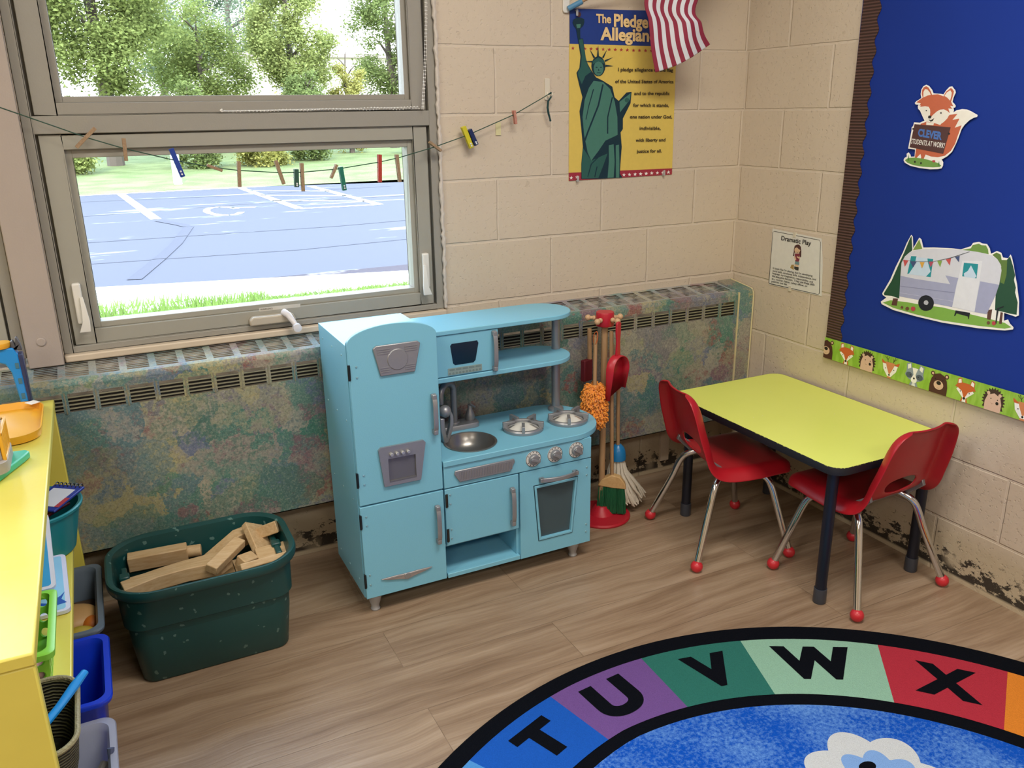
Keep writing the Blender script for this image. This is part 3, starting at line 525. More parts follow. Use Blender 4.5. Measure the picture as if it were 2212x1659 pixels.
b = MB(); b.box(-40, 60, .25, 5.25, GZ-.1, GZ); struct(b.build('ground_near_lawn', turf('near_lawn', '#66803f', '#869a62'), smooth=0))
b = MB(); b.add([(-60, 18.6, GZ), (-2.4, 18.3, GZ), (.78, 18.4, GZ), (4.67, 17.4, GZ), (60, 16, GZ), (90, 90, 1.2), (-90, 90, 1.2)], [(0, 1, 2, 3, 4, 5, 6)]); struct(b.build('ground_far_lawn', turf('far_lawn', '#64723c', '#838f58'), smooth=0))
def leaf_mat(c, k):
    t = NT('leaves_'+k); P = t.pos(); cc = t.mix(t.noise(P, 1.1, 3), tuple(x*.62 for x in lin(c)), tuple(min(1, x*1.25) for x in lin(c)))
    d = t.n('BsdfDiffuse', (cc,)); tr = t.n('BsdfTranslucent', (cc,)); mx = t.n('MixShader', (.35, d.outputs[0], tr.outputs[0])); t.t.links.new(mx.outputs[0], t.out.inputs[0]); return t.m
BARK = mat('#5b5148', .9, bump=.01, bs=20, name='bark')
LEAVES = {k: leaf_mat(c, k) for k, c in (('mid', '#7f8a50'), ('dark', '#737f4c'), ('pale', '#90985c'), ('gold', '#a6a25e'), ('blue', '#7a8870'))}
def tree(x, y, h, r, kind, n, label, shape='round', leaf=.2, seed=1):
    n = int(n*1.9); leaf *= .66; R = random.Random(seed); z0 = GZ+(y-18)*.0195
    root = thing('tree', label, 'tree', (x, y, z0), 'trees beyond the parking lot')
    b = MB(); pts = [(x, y, z0-.1), (x+.05, y, z0+h*.3), (x-.08, y+.05, z0+h*.6), (x, y, z0+h*.92)]; b.tube(pts, [h*.028, h*.022, h*.014, h*.004], 8)
    for i in range(7):
        a = R.uniform(0, 6.28); zz = z0+h*(.3+.08*i); L = r*.7
        b.tube([(x, y, zz), (x+math.cos(a)*L*.5, y+math.sin(a)*L*.5, zz+h*.06), (x+math.cos(a)*L, y+math.sin(a)*L, zz+h*.1)], [h*.01, h*.006, h*.002], 6)
    b.build('trunk', BARK, root)
    b = MB(); cl = []
    for i in range(70 if shape != 'bush' else 40):
        if shape == 'cone':
            t = R.random()**.8; rr = r*(1-t)*1.05+.1; a = R.uniform(0, 6.28); q = R.uniform(.55, 1); cl.append((x+math.cos(a)*rr*q, y+math.sin(a)*rr*q, z0+h*(.06+.92*t), .32*rr+.18))
        else:
            while True:
                p = Vector((R.uniform(-1, 1), R.uniform(-1, 1), R.uniform(-1, 1)))
                if .35 < p.length < 1: break
            zc, hz = (.56, .44) if shape == 'round' else (.45, .5); cl.append((x+p.x*r, y+p.y*r, z0+h*(zc+hz*p.z*.92), r*.27))
    for i in range(n):
        cx, cy, cz, cr = R.choice(cl)
        c = Vector((R.gauss(cx, cr*.55), R.gauss(cy, cr*.55), R.gauss(cz, cr*.5)))
        a = Vector((R.gauss(0, 1), R.gauss(0, 1), R.gauss(0, .5))).normalized(); e = a.cross(Vector((R.gauss(0, 1), R.gauss(0, 1), R.gauss(0, 1)))).normalized()
        s = leaf*R.uniform(.6, 1.25); o = len(b.v)
        b.v += [tuple(c-a*s), tuple(c+e*s*.5-a*.1*s), tuple(c+a*s), tuple(c-e*s*.5-a*.1*s)]; b.f.append([o, o+1, o+2, o+3]); b.mi.append(0)
    b.build('foliage', LEAVES[kind], root, smooth=0, keep=True)
for i, a in enumerate((
    (-1.35, 27, 9.2, 2.0, 'mid', 26000, 'tall dense green tree at the left end of the upper window', 'round', .10),
    (-4.3, 31, 7.0, 1.9, 'pale', 9000, 'pale leafy tree at the far left edge of the upper window', 'round', .10),
    (2.1, 31.5, 5.3, 1.7, 'mid', 14000, 'rounded green tree right of the tall dense one', 'round', .09),
    (1.6, 42, 7.8, 1.6, 'blue', 6000, 'distant bluish tree peeping up left of the middle', 'round', .12),
    (6.4, 51, 10.6, 3.1, 'blue', 13000, 'hazy blue-green treetop behind the middle trees', 'round', .13),
    (4.7, 28.5, 7.0, 1.35, 'pale', 16000, 'tall bright green tree in front of the cream building', 'round', .09),
    (4.55, 26, 2.9, .95, 'dark', 7000, 'small darker tree at the foot of the bright green one', 'bush', .08),
    (6.75, 29, 3.8, .7, 'gold', 6000, 'small yellow-green tree against the cream building', 'bush', .08),
    (9.1, 31, 7.4, 1.5, 'dark', 14000, 'dark green tree at the right end of the upper window', 'round', .09),
    (8.7, 27, 2.9, .9, 'mid', 7000, 'low green tree below the dark one at the right', 'bush', .08),
    (2.75, 24.5, 2.15, .95, 'gold', 8000, 'low yellowish bush along the bottom of the upper window', 'bush', .08),
    (-2.75, 24.2, 2.5, .9, 'pale', 7000, 'low bush under the far left tree', 'bush', .08),
    (.75, 24.6, 2.5, .85, 'dark', 7000, 'low dark bush between the two big left trees', 'bush', .08))):
    tree(*a, seed=20+i)
bl = thing('building', 'cream flat-roofed building half hidden behind the trees', 'building', (11, 40, 0))
b = MB(); b.box(4.4, 22, 38, 46, -.1, 3.85); b.build('building_wall', mat('#e6dbcf', .8, name='cream_render'), bl)
b = MB(); b.box(4.2, 22.2, 37.8, 46.2, 3.85, 4.02); b.build('roof_edge', mat('#8d7f7a', .7, name='roof_edge'), bl)
for wx0, wx1 in ((6.2, 7.4), (12.5, 14.5)): b = MB(); b.box(wx0, wx1, 37.96, 38.05, .9, 2.6); b.build('window', mat('#8f8f92', .4, name='far_window'), bl)
b = MB(); b.lathe([(.1, GZ-.05), (.1, 1.15), (.085, 1.2), (.001, 1.22)], (-.25, 19.9, 0), 16); tag(b.build('bollard', mat('#e4e4e0', .5, name='white_post'), loc=(-.25, 19.9, GZ)), 'white post standing in the lawn beyond the parking lot', 'post')
# ragged grass tips along the near edge of the sidewalk
b = MB(); R = random.Random(3)
for i in range(2600):
    x = R.uniform(-3.2, 1.2); edge = 5.22+(.32 if x < -1.55 and not -1.86 < x < -1.8 else .08)*R.random(); y = edge-R.random()**2*1.0; h = R.uniform(.05, .13) if x < -.9 else R.uniform(.02, .05)
    dx, dy = R.uniform(-.05, .05), R.uniform(-.03, .05); o = len(b.v)
    b.v += [(x-.008, y, GZ), (x+.008, y, GZ), (x+dx, y+dy, GZ+h)]; b.f.append([o, o+1, o+2]); b.mi.append(0)
o = b.build('grass_tufts', leaf_mat('#78904e', 'grass'), loc=(-1.5, 5.2, GZ), smooth=0, keep=True); tag(o, 'ragged green grass growing along the pale sidewalk outside', 'grass', kind='stuff')
# ------------------------------------------------------------------ radiator cover
rad = thing('radiator_cover', 'long sponge-painted metal radiator cover with louvred slots below the window', 'radiator', (-1.5, -.07, .235))
FY, BZ, TZ = -.131, .235, .742
XL = -3.7; pitch = .0763; g0 = -.087
def topz(y): return .7635+y*.135
b = MB(); b.box(XL, -.074, FY, FY+.002, BZ, .657); b.box(XL, -.074, FY, FY+.002, .709, TZ-.012)
b.box(XL, -.074, FY, -.10, BZ, BZ+.003)
prof = [(-.118, topz(-.118)), (-.125, TZ+.003), (-.1295, TZ-.004), (FY, TZ-.012), (FY+.002, TZ-.012), (-.1275, TZ-.005), (-.1235, TZ+.001), (-.117, topz(-.118)-.002)]
b.prism(prof, 'x', XL, -.074)
i = 0; x = g0
while x > XL+.1:
    xn = x-pitch; b.box(x-.007, x+.007, FY-.0012, FY+.002, .655, .711)
    b.k = 1; b.box(x-.0015, x+.0015, FY-.0022, FY-.001, .653, .713)
    for k in range(4):
        zz = .6672+k*.0104; b.box(xn+.007, x-.007, FY-.0010, FY+.0008, zz-.0019, zz+.0019)
    b.k = 0
    x = xn
b.box(XL, x+.007, FY, FY+.002, .655, .711); b.box(-.083, -.074, FY, FY+.002, .655, .711)
b.build('front_panel', [SPONGE, WORN], rad, smooth=30)
b = MB()
def slab(x0, x1, ya, yb): b.add([(x0, ya, topz(ya)), (x1, ya, topz(ya)), (x1, yb, topz(yb)), (x0, yb, topz(yb)), (x0, ya, topz(ya)-.0007), (x1, ya, topz(ya)-.0007), (x1, yb, topz(yb)-.0007), (x0, yb, topz(yb)-.0007)], [(0, 1, 2, 3), (7, 6, 5, 4), (0, 4, 5, 1), (1, 5, 6, 2), (2, 6, 7, 3), (3, 7, 4, 0)])
slab(XL, -.074, -.014, -.0005); slab(XL, -.074, -.118, -.108)
x = g0
while x > XL+.1:
    xn = x-pitch; slab(x-.0095, x+.0095, -.108, -.014)
    for k in range(1, 8):
        y = -.108+k*.01175; slab(xn+.0095, x-.0095, y-.0016, y+.0016)
    x = xn
slab(-.0855, -.074, -.108, -.014); slab(XL, x+.01, -.108, -.014)
b.build('top_grille', SPONGE_TOP, rad, smooth=0)
b = MB(); b.box(XL, -.08, -.128, -.1265, .66, .70); b.box(XL, -.08, -.098, -.02, .45, .62)  # near-black sheet and box put the shade behind the slots into colour
for i in range(60): b.box(XL, -.08, -.12, -.119, .3, .301) if i == 0 else None
b.build('slot_shade_backing', DARK, rad, smooth=0)
b = MB(); b.prism([(-.001, BZ), (-.001, .7665), (-.120, .7505), (-.130, .745), (-.1345, .735), (-.1345, BZ)], 'x', -.0735, -.003)
b.build('end_cap', SPONGE, rad, bevel=.0025)
b = MB(); b.box(-.078, -.072, -.1352, -.05, BZ, .742); b.tube([(-.006, -.136, BZ), (-.006, -.136, .733), (-.006, -.124, .7495), (-.006, -.003, .766)], .003, 8); b.build('edge_trim', mat('#c9bd93', .5, name='bare_edge_cream'), rad)
for x in (-.30,):
    b = MB(); b.box(x-.02, x+.02, -.128, -.001, BZ-.018, BZ); b.box(x-.02, x+.02, -.012, -.001, .05, BZ-.018); b.build('wall_bracket', CREAM, rad)

# ------------------------------------------------------------------ play kitchen
KB = '#7abbd4'
KIT = mat(KB, .42, var=.025, vs=5, bump=.00025, bs=300, name='sky_blue_painted_wood'); SEAM = mat('#0f2a36', .7, name='navy_outline')
kit = thing('play_kitchen', 'sky-blue wooden play kitchen with fridge, sink, oven and grey knobs', 'play kitchen', (-1.3, -.3, 0))
F = -.46
FX0, FX1 = -1.688, -1.432; KX1 = -.927
def board(name, x0, x1, y0, y1, z0, z1, m=KIT, parent=kit, bev=.0015):
    b = MB(); b.box(x0, x1, y0, y1, z0, z1); return b.build(name, m, parent, bevel=bev)
def screws(parent, pts, y=F):
    for x, z in pts: b = MB(); b.lathe([(.0001, y-.0022), (.0025, y-.002), (.0035, y)], (x, 0, z), 10, 'y'); b.build('screw_head', mat('#8fb9c6', .3, .4, name='screw_head'), parent)
def bow_handle(parent, x, z0, z1, y=F, w=.007):
    b = MB(); zm = (z0+z1)/2; n = 10; rings = []
    for i in range(n+1):
        t = i/n; z = z0+(z1-z0)*t; bow = .020*(1-(2*t-1)**4)*.6+.010; th = .006
        rings.append([(x-w, y-bow, z), (x+w, y-bow, z), (x+w, y-bow+th, z), (x-w, y-bow+th, z)])
    b.loft(rings)
    for z in (z0+.008, z1-.008): b.box(x-w*.9, x+w*.9, y-.018, y, z-.007, z+.007)
    return b.build('handle', SILVER, parent, bevel=.002, seg=3)
def bar_handle(parent, x0, x1, z, y=F):
    b = MB(); rings = []
    for i in range(13):
        t = i/12; x = x0+(x1-x0)*t; bow = .012+.016*(1-(2*t-1)**2)
        rings.append([(x, y-bow, z-.007), (x, y-bow, z+.007), (x, y-bow+.007, z+.007), (x, y-bow+.007, z-.007)])
    b.loft(rings)
    for x in (x0+.008, x1-.008): b.box(x-.008, x+.008, y-.016, y, z-.007, z+.007)
    return b.build('handle', SILVER, parent, bevel=.002, seg=3)
def hinge(parent, x, z, y=F):
    b = MB(); b.tube([(x, y-.001, z-.022), (x, y-.001, z+.022)], .0035, 10); b.box(x, x+.004, y-.002, y+.012, z-.02, z+.02); b.build('hinge', mat('#2b3136', .4, .6, name='dark_hinge'), parent)
# fridge
b = MB(); b.box(FX0, FX0+.012, -.445, -.155, .06, .826); b.box(FX1-.012, FX1, -.445, -.155, .06, .826); b.box(FX0+.012, FX1-.012, -.445, -.155, .814, .826); b.box(FX0+.012, FX1-.012, -.445, -.155, .06, .072); b.box(FX0+.012, FX1-.012, -.165, -.155, .072, .814); b.box(FX0+.012, FX1-.012, -.444, -.443, .072, .814)
fr = b.build('fridge_body', KIT, kit, bevel=.0012)
for y in (-.20, -.30, -.40):
    for z in (.10, .36, .60, .79): b = MB(); b.lathe([(.0001, -.0018), (.003, -.0015), (.0035, 0)], (FX0, y, z), 8, 'x'); b.build('screw_head', mat('#8fb9c6', .3, .4, name='screw_head'), fr)
top = arc(-1.560, .832, .126, .043, 0, 180, 24); top = [(x, z) for x, z in top]
b = MB(); b.prism([(FX0+.002, .3605), (FX1-.002, .3605)]+top, 'y', F, -.4455); ud = b.build('fridge_door', KIT, kit, bevel=.0015)
b = MB(); b.prism(arc(-1.560, .826, .1275, .046, 0, 180, 24), 'y', -.4452, -.4405); b.build('arched_top', KIT, fr)
# emblem plate
def plate(parent, name, poly, y0=F, th=.006, m=SILVER, bev=.002):
    b = MB(); b.prism(poly, 'y', y0-th, y0-.0001); return b.build(name, m, parent, bevel=bev)
em = plate(ud, 'emblem_plate', [(-1.602, .733), (-1.503, .733), (-1.484, .812), (-1.492, .819), (-1.61, .819), (-1.619, .812)])
b = MB(); b.lathe([(.0001, F-.0085), (.028, F-.0082), (.030, F-.006)], (-1.5515, 0, .775), 30, 'y')
for z in (.744, .750, .756, .796, .802, .808):
    dx = (z-.733)*.2; b.box(-1.606-dx*.7+.008, -1.572, F-.0075, F-.006, z-.0012, z+.0012); b.box(-1.531, -1.497+dx*.7-.008, F-.0075, F-.006, z-.0012, z+.0012)
b.build('emblem_relief', SILVER, em)
bow_handle(ud, -1.4535, .538, .660)
hinge(ud, FX0+.001, .754); hinge(ud, FX0+.001, .44)
screws(ud, [(-1.666, .768), (-1.666, .738), (-1.668, .452), (-1.668, .424)])
# ice dispenser
b = MB(); o = [(-1.612, .408), (-1.503, .408), (-1.484, .520), (-1.49, .527), (-1.616, .527), (-1.623, .520)]
xs0, xs1, zs0, zs1 = -1.597, -1.516, .418, .490
b.prism([o[0], o[1], (xs1, zs0), (xs0, zs0)], 'y', F-.008, F); b.prism([o[1], o[2], (xs1, zs1), (xs1, zs0)], 'y', F-.008, F); b.prism([o[2], o[3], o[4], o[5], (xs0, zs1), (xs1, zs1)], 'y', F-.008, F); b.prism([o[5], o[0], (xs0, zs0), (xs0, zs1)], 'y', F-.008, F)
ds = b.build('ice_dispenser', SILVER, ud)
b = MB(); b.box(xs0, xs1, F-.0012, F-.0002, zs0, zs1); b.box(xs0, xs1, F-.0075, F, zs0-.002, zs0+.004); b.build('dispenser_tray', mat('#77777c', .4, .5, name='dispenser_dark_grey'), ds)  # recess back and tray in a darker grey than the surround
for i in range(4):
    b = MB(); b.lathe([(.0055, F-.008), (.0055, F-.016), (.004, F-.018), (.0001, F-.018)], (-1.588+i*.0165, 0, .504), 14, 'y'); b.build('dispenser_button', mat('#b5b5b5', .3, .5, name='button_silver'), ds)
b = MB(); b.box(FX0+.002, FX1-.002, F, -.4455, .061, .3555); ld = b.build('lower_fridge_door', KIT, kit, bevel=.0015)
bow_handle(ld, -1.4575, .190, .315); hinge(ld, FX0+.001, .311); hinge(ld, FX0+.001, .121)
screws(ld, [(-1.67, .325), (-1.67, .297), (-1.672, .138), (-1.672, .106)])
w = [(-1.640, .1165), (-1.59, .1175), (-1.575, .1165), (-1.545, .1165), (-1.53, .1175), (-1.481, .1165), (-1.50, .110), (-1.54, .102), (-1.56, .096), (-1.58, .102), (-1.62, .110)]
wb = plate(ld, 'winged_badge', w, th=.005, m=mat('#a8a0a0', .35, .5, name='badge_metal'), bev=.001)
b = MB(); b.box(-1.625, -1.575, F-.006, F-.005, .1125, .1135); b.box(-1.545, -1.497, F-.006, F-.005, .1125, .1135); b.lathe([(.0001, F-.007), (.009, F-.0065), (.010, F-.005)], (-1.56, 0, .108), 16, 'y'); b.build('badge_relief', SILVER, wb)
# base cabinet
b = MB(); b.box(FX1+.001, KX1, -.444, -.433, .352, .427); b.box(KX1-.012, KX1, -.445, -.16, .06, .427); b.box(FX1+.001, KX1-.012, -.445, -.16, .06, .072); b.box(FX1+.001, KX1-.012, -.17, -.16, .072, .427); b.box(-1.190, -1.178, -.445, -.17, .072, .352); b.box(FX1+.001, -1.190, -.445, -.17, .160, .170); b.box(FX1+.001, KX1-.012, -.43, -.17, .34, .35)
bc = b.build('base_cabinet', KIT, kit, bevel=.001)
b = MB(); b.box(FX1+.002, KX1, F, -.4445, .3585, .4268); cp = b.build('control_panel', KIT, kit, bevel=.0015)
v = plate(cp, 'vent_plate', [(-1.383, .372), (-1.217, .372), (-1.2, .400), (-1.203, .4105), (-1.396, .4105), (-1.399, .400)])
b = MB()
for i in range(34):
    x = -1.388+i*.0053
    if x < -1.383+.0 or x > -1.212: continue
    b.box(x, x+.0026, F-.0072, F-.006, .379, .404)
b.build('vent_ribs', mat('#8a868a', .5, .3, name='vent_rib_grey'), v)
DIAL = mat('#d8d6d2', .4, name='dial_white'); INK = mat('#20242a', .6, name='print_black')
for x in (-1.135, -1.059, -.983):
    b = MB(); b.lathe([(.0001, F-.0012), (.0262, F-.001), (.0265, F)], (x, 0, .3945), 32, 'y')
    kn = b.build('oven_knob', DIAL, cp)
    b = MB(); b.lathe([(.0262, F-.0014), (.0248, F-.0014)], (x, 0, .3945), 32, 'y', cap=False)
    for k in range(11):
        a = math.radians(-60+k*30); b.box(x+math.sin(a)*.0215-.0013, x+math.sin(a)*.0215+.0013, F-.0016, F-.0011, .3945+math.cos(a)*.0215-.0016, .3945+math.cos(a)*.0215+.0016)
    b.build('dial_marks', INK, kn)
    b = MB(); b.lathe([(.0175, F-.001), (.0165, F-.010), (.014, F-.013), (.0001, F-.0135)], (x, 0, .3945), 28, 'y')
    M = Matrix.Translation((x, 0, .3945)) @ Matrix.Rotation(math.radians(35+x*90), 4, 'Y'); b.box(-.0045, .0045, F-.021, F-.012, -.0155, .0155, M)
    b.build('grip', SILVER, kn, bevel=.0015)
b = MB(); b.box(FX1+.003, -1.187, F, -.4455, .170, .3545); cdr = b.build('cabinet_door', KIT, kit, bevel=.0015)
bow_handle(cdr, -1.2115, .190, .318)
for z in (.319, .205):
    b = MB(); b.box(FX1+.003, FX1+.011, F-.0022, F-.0001, z-.021, z+.021); b.tube([(FX1+.006, F-.003, z-.021), (FX1+.006, F-.003, z+.021)], .0025, 8); b.build('hinge', mat('#3a342f', .4, .5, name='bronze_hinge'), cdr)
screws(cdr, [(-1.413, .335), (-1.413, .306), (-1.413, .222), (-1.413, .192)])
b = MB(); b.box(FX1+.002, -1.184, F-.001, -.445, .060, .0745); b.build('shelf_rail', KIT, kit, bevel=.0015)
# oven door with trapezoid window
def ring_prism(mb, outer, inner, y0, y1):
    n = len(outer)
    for i in range(n): j = (i+1) % n; mb.prism([outer[i], outer[j], inner[j], inner[i]], 'y', y0, y1)
ox0, ox1, oz0, oz1 = -1.182, -.9275, .0595, .3555
gl = [(-1.110, .117), (-1.002, .117), (-.986, .2935), (-1.125, .2935)]
b = MB(); ring_prism(b, [(ox0, oz0), (ox1, oz0), (ox1, oz1), (ox0, oz1)], gl, F, -.4455); od = b.build('oven_door', KIT, kit, smooth=0)
b = MB(); ring_prism(b, [(-1.117, .110), (-.996, .110), (-.978, .3015), (-1.133, .3015)], gl, F-.0035, F-.0001); b.build('window_frame', KIT, od, bevel=.001)
b = MB(); ring_prism(b, [(-1.119, .1075), (-.994, .1075), (-.9755, .304), (-1.1355, .304)], [(-1.117, .110), (-.996, .110), (-.978, .3015), (-1.133, .3015)], F-.0008, F-.0001); b.build('frame_outline', SEAM, od, smooth=0)  # thin dark navy line around the window frame
OG = NT('smoked_oven_glass'); _t = OG.n('BsdfTransparent', ((.20, .27, .34, 1),)); _g = OG.n('BsdfGlossy', {'Roughness': .06}); OG.set(Base_Color=(*lin('#5b7078'), 1), Roughness=.12); OG.t.links.new(OG.n('MixShader', (.55, _t.outputs[0], OG.p.outputs[0])).outputs[0], OG.out.inputs[0])
b = MB(); b.prism([(-1.112, .115), (-1.0, .115), (-.984, .2955), (-1.127, .2955)], 'y', -.4535, -.4505); b.build('window_pane', OG.m, od, smooth=0)
bar_handle(od, -1.117, -.981, .3215); screws(od, [(-.943, .327), (-.943, .300), (-.943, .125), (-.943, .098)])
# legs
for x, y in ((-1.653, -.425), (-.972, -.425), (-1.653, -.20), (-.972, -.20)):
    b = MB(); b.lathe([(.0001, 0), (.0125, 0), (.0145, .005), (.0125, .010), (.012, .016), (.0165, .030), (.021, .045), (.022, .055), (.020, .0598), (.0001, .0598)], (x, y, 0), 22); b.build('leg', mat('#a7a8ab', .4, .35, name='leg_grey'), kit)
# countertop with a round hole for the sink
SX, SY, SR = -1.3, -.358, .078
outl = [(FX1+.0005, -.155), (FX1+.0005, -.4645)]+arc(-.985, -.31, .140, .1545, -90, 90, 22)
bm = bmesh.new()
ov = [bm.verts.new((x, y, .4455)) for x, y in outl]; hv = [bm.verts.new((SX+SR*math.cos(2*PI*i/40), SY+SR*math.sin(2*PI*i/40), .4455)) for i in range(40)]
es = [bm.edges.new((q[i], q[(i+1) % len(q)])) for q in (ov, hv) for i in range(len(q))]
bmesh.ops.triangle_fill(bm, edges=es, use_beauty=True)
ex = bmesh.ops.extrude_face_region(bm, geom=bm.faces[:]); bmesh.ops.translate(bm, vec=(0, 0, -.0175), verts=[e for e in ex['geom'] if isinstance(e, bmesh.types.BMVert)])
bmesh.ops.recalc_face_normals(bm, faces=bm.faces)
b = MB(); bm.verts.index_update(); b.add([v.co[:] for v in bm.verts], [[v.index for v in f.verts] for f in bm.faces]); bm.free()
ct = b.build('countertop', KIT, kit, bevel=.002)
b = MB(); b.lathe([(.083, .446), (.083, .4485), (.079, .4495), (.076, .4475), (.073, .438), (.064, .418), (.048, .404), (.025, .398), (.0001, .3975)], (SX, SY, 0), 48, cap=False)
sk = b.build('sink_bowl', mat('#8f8c88', .3, .75, var=.03, name='sink_grey_metal'), ct)
b = MB(); b.loft([[(x, y, z) for x, y in rrect(-1.293, -.222, .078+d, .030+d, .02, 5)] for z, d in ((.446, 0), (.458, 0), (.4615, -.002))])
fp = b.build('faucet_plate', SILVER, ct)
b = MB(); b.tube([(-1.292, -.215, .46), (-1.292, -.215, .50), (-1.292, -.215, .575)]+[(-1.292-.8*(.04-.04*math.cos(math.radians(15*i))), -.215-.6*(.04-.04*math.cos(math.radians(15*i))), .57+.035*math.sin(math.radians(15*i))) for i in range(1, 12)]+[(-1.292-.064, -.215-.048, .55)], .0105, 14); b.lathe([(.0001, .4615), (.017, .4615), (.016, .466), (.011, .468)], (-1.292, -.215, 0), 20); b.build('faucet_spout', SILVER, fp)
b = MB(); b.lathe([(.0001, .4615), (.015, .4615), (.0165, .470), (.014, .483), (.0085, .496), (.007, .505), (.008, .510), (.004, .514), (.0001, .514)], (-1.236, -.212, 0), 20); b.tube([(-1.236, -.212, .512), (-1.236, -.218, .516), (-1.226, -.232, .508)], .0035, 8); b.build('soap_pump', SILVER, fp)
for cx, cy in ((-1.106, -.336), (-.943, -.338)):
    b = MB(); rr = .065
    b.lathe([(rr-.004, .446), (rr, .446), (rr+.001, .454), (rr-.002, .459), (rr-.010, .459), (rr-.012, .455), (rr-.012, .4472), (.0001, .4472)], (cx, cy, 0), 40, cap=False)
    bu = b.build('burner', SILVER, ct)
    for k in range(5):
        a = math.radians(90+72*k+10); M = Matrix.Translation((cx, cy, 0)) @ Matrix.Rotation(a, 4, 'Z')
        b = MB(); b.prism([(.026, .477), (.068, .477), (.068, .457), (.055, .457), (.051, .469), (.028, .471)], 'y', -.0048, .0048, M); b.build('grate_bar', SILVER, bu, bevel=.001)
    b = MB(); b.lathe([(.050, .4478), (.047, .4495), (.040, .453), (.030, .459), (.018, .464), (.0001, .4655)], (cx, cy, 0), 32, cap=False); b.build('burner_cap', mat('#dcdad2', .2, name='enamel_white'), bu)
# hood board, microwave, shelf and post
def dboard(name, z0, z1):
    b = MB(); b.prism([(FX1+.001, -.155), (FX1+.001, -.352)]+arc(-1.0, -.2535, .098, .0985, -90, 90, 20), 'z', z0, z1); return b.build(name, KIT, kit, bevel=.0025, seg=3)
hb = dboard('hood_board', .791, .8055); sh = dboard('upper_shelf', .6455, .6605)
b = MB(); b.box(FX1+.001, -1.195, -.335, -.325, .6605, .791); b.box(-1.207, -1.195, -.325, -.157, .6605, .791); b.box(FX1+.001, -1.207, -.167, -.157, .6605, .791); b.build('microwave_box', KIT, kit, bevel=.001)
mwg = [(-1.337, .6955), (-1.277, .6955), (-1.270, .702), (-1.259, .754), (-1.263, .762), (-1.345, .762), (-1.35, .756), (-1.343, .702)]
b = MB(); b.box(FX1+.002, -1.194, -.348, -.3355, .663, .7895); md = b.build('microwave_door', KIT, kit, bevel=.0012)
b = MB(); b.prism(mwg, 'y', -.3486, -.3479); b.build('window_pane', mat('#0c2339', .12, var=.02, name='dark_blue_window'), md, smooth=0)
bow_handle(md, -1.2095, .661, .787, -.348)
b = MB(); b.prism(rrect(-1.305, .677, .0555, .0105, .002, 3), 'y', -.3492, -.348); kp = b.build('keypad', mat('#93a9a6', .4, .2, name='keypad_grey'), md)
b = MB()
for i in range(10): b.lathe([(.0001, -.3498), (.0036, -.3498), (.0038, -.3492)], (-1.354+i*.0109, 0, .6715), 12, 'y')
for i in range(5): b.prism(rrect(-1.347+i*.0212, .6825, .0088, .0028, .002, 3), 'y', -.3498, -.3492)
b.build('keypad_buttons', mat('#7c9290', .4, .2, name='keypad_button'), kp)
b = MB(); b.tube([(-.925, -.225, .4455), (-.925, -.225, .791)], .0145, 20); b.lathe([(.0001, .4457), (.027, .4457), (.026, .453), (.019, .459), (.0145, .460)], (-.925, -.225, 0), 24); b.build('support_post', SILVER, kit)
# toy telephone hanging on the fridge side above the sink
b = MB(); b.ball((-1.366, -.325, .547), .0195, 10); b.prism([(-1.376, .4458), (-1.362, .4458), (-1.350, .475), (-1.342, .505), (-1.342, .530), (-1.349, .548), (-1.356, .546), (-1.353, .525), (-1.355, .500), (-1.366, .468), (-1.371, .500), (-1.371, .528), (-1.386, .528), (-1.386, .490)], 'y', -.335, -.317); b.build('toy_telephone', SILVER, kit, bevel=.003)

# ------------------------------------------------------------------ cleaning set on a red stand
BX, BY = -.735, -.225
RED = mat('#b51f30', .38, var=.03, name='red_plastic'); STICK = wood_mat('#a07c58', '#b8966f', 'stick_wood', (30., 30., 3.))
st = thing('cleaning_stand', 'red round base and wooden pole stand for toy cleaning tools', 'stand', (BX, BY, 0))
b = MB(); b.lathe([(.0001, 0), (.104, 0), (.106, .006), (.103, .012), (.045, .014), (.040, .022), (.028, .036), (.0225, .044), (.0001, .044)], (BX, BY, 0), 48); b.build('base', RED, st)
b = MB(); b.tube([(BX, BY, .04), (BX, BY, .72)], .0112, 18); b.build('pole', STICK, st)
b = MB(); b.lathe([(.0001, .715), (.029, .715), (.031, .718), (.031, .758), (.029, .763), (.0001, .764)], (BX, BY, 0), 36); b.build('head', RED, st)
PEG = mat('#c6a27c', .5, name='peg_wood'); pegs = []
for k in range(5):
    a = math.radians(-148+72*k); d = Vector((math.cos(a), math.sin(a), 0)); c = Vector((BX, BY, .74))
    b = MB(); b.tube([c+d*.028, c+d*.062], .006, 10); b.ball(c+d*.036, .0085, 8); b.ball(c+d*.058, .0105, 8); b.build('peg', PEG, st); pegs.append(c+d*.050)
def loop(mb, p, c='', n=10):
    mb.tube([p+Vector((.004*math.cos(t*2*PI/n), .013*math.sin(t*2*PI/n), -.014+.022*math.cos(t*2*PI/n))) for t in range(n+1)], .0012, 6)
def hanging(name, label, cat, p, topz): return thing(name, label, cat, (p[0], p[1], 0), 'toy cleaning tools on the red stand')
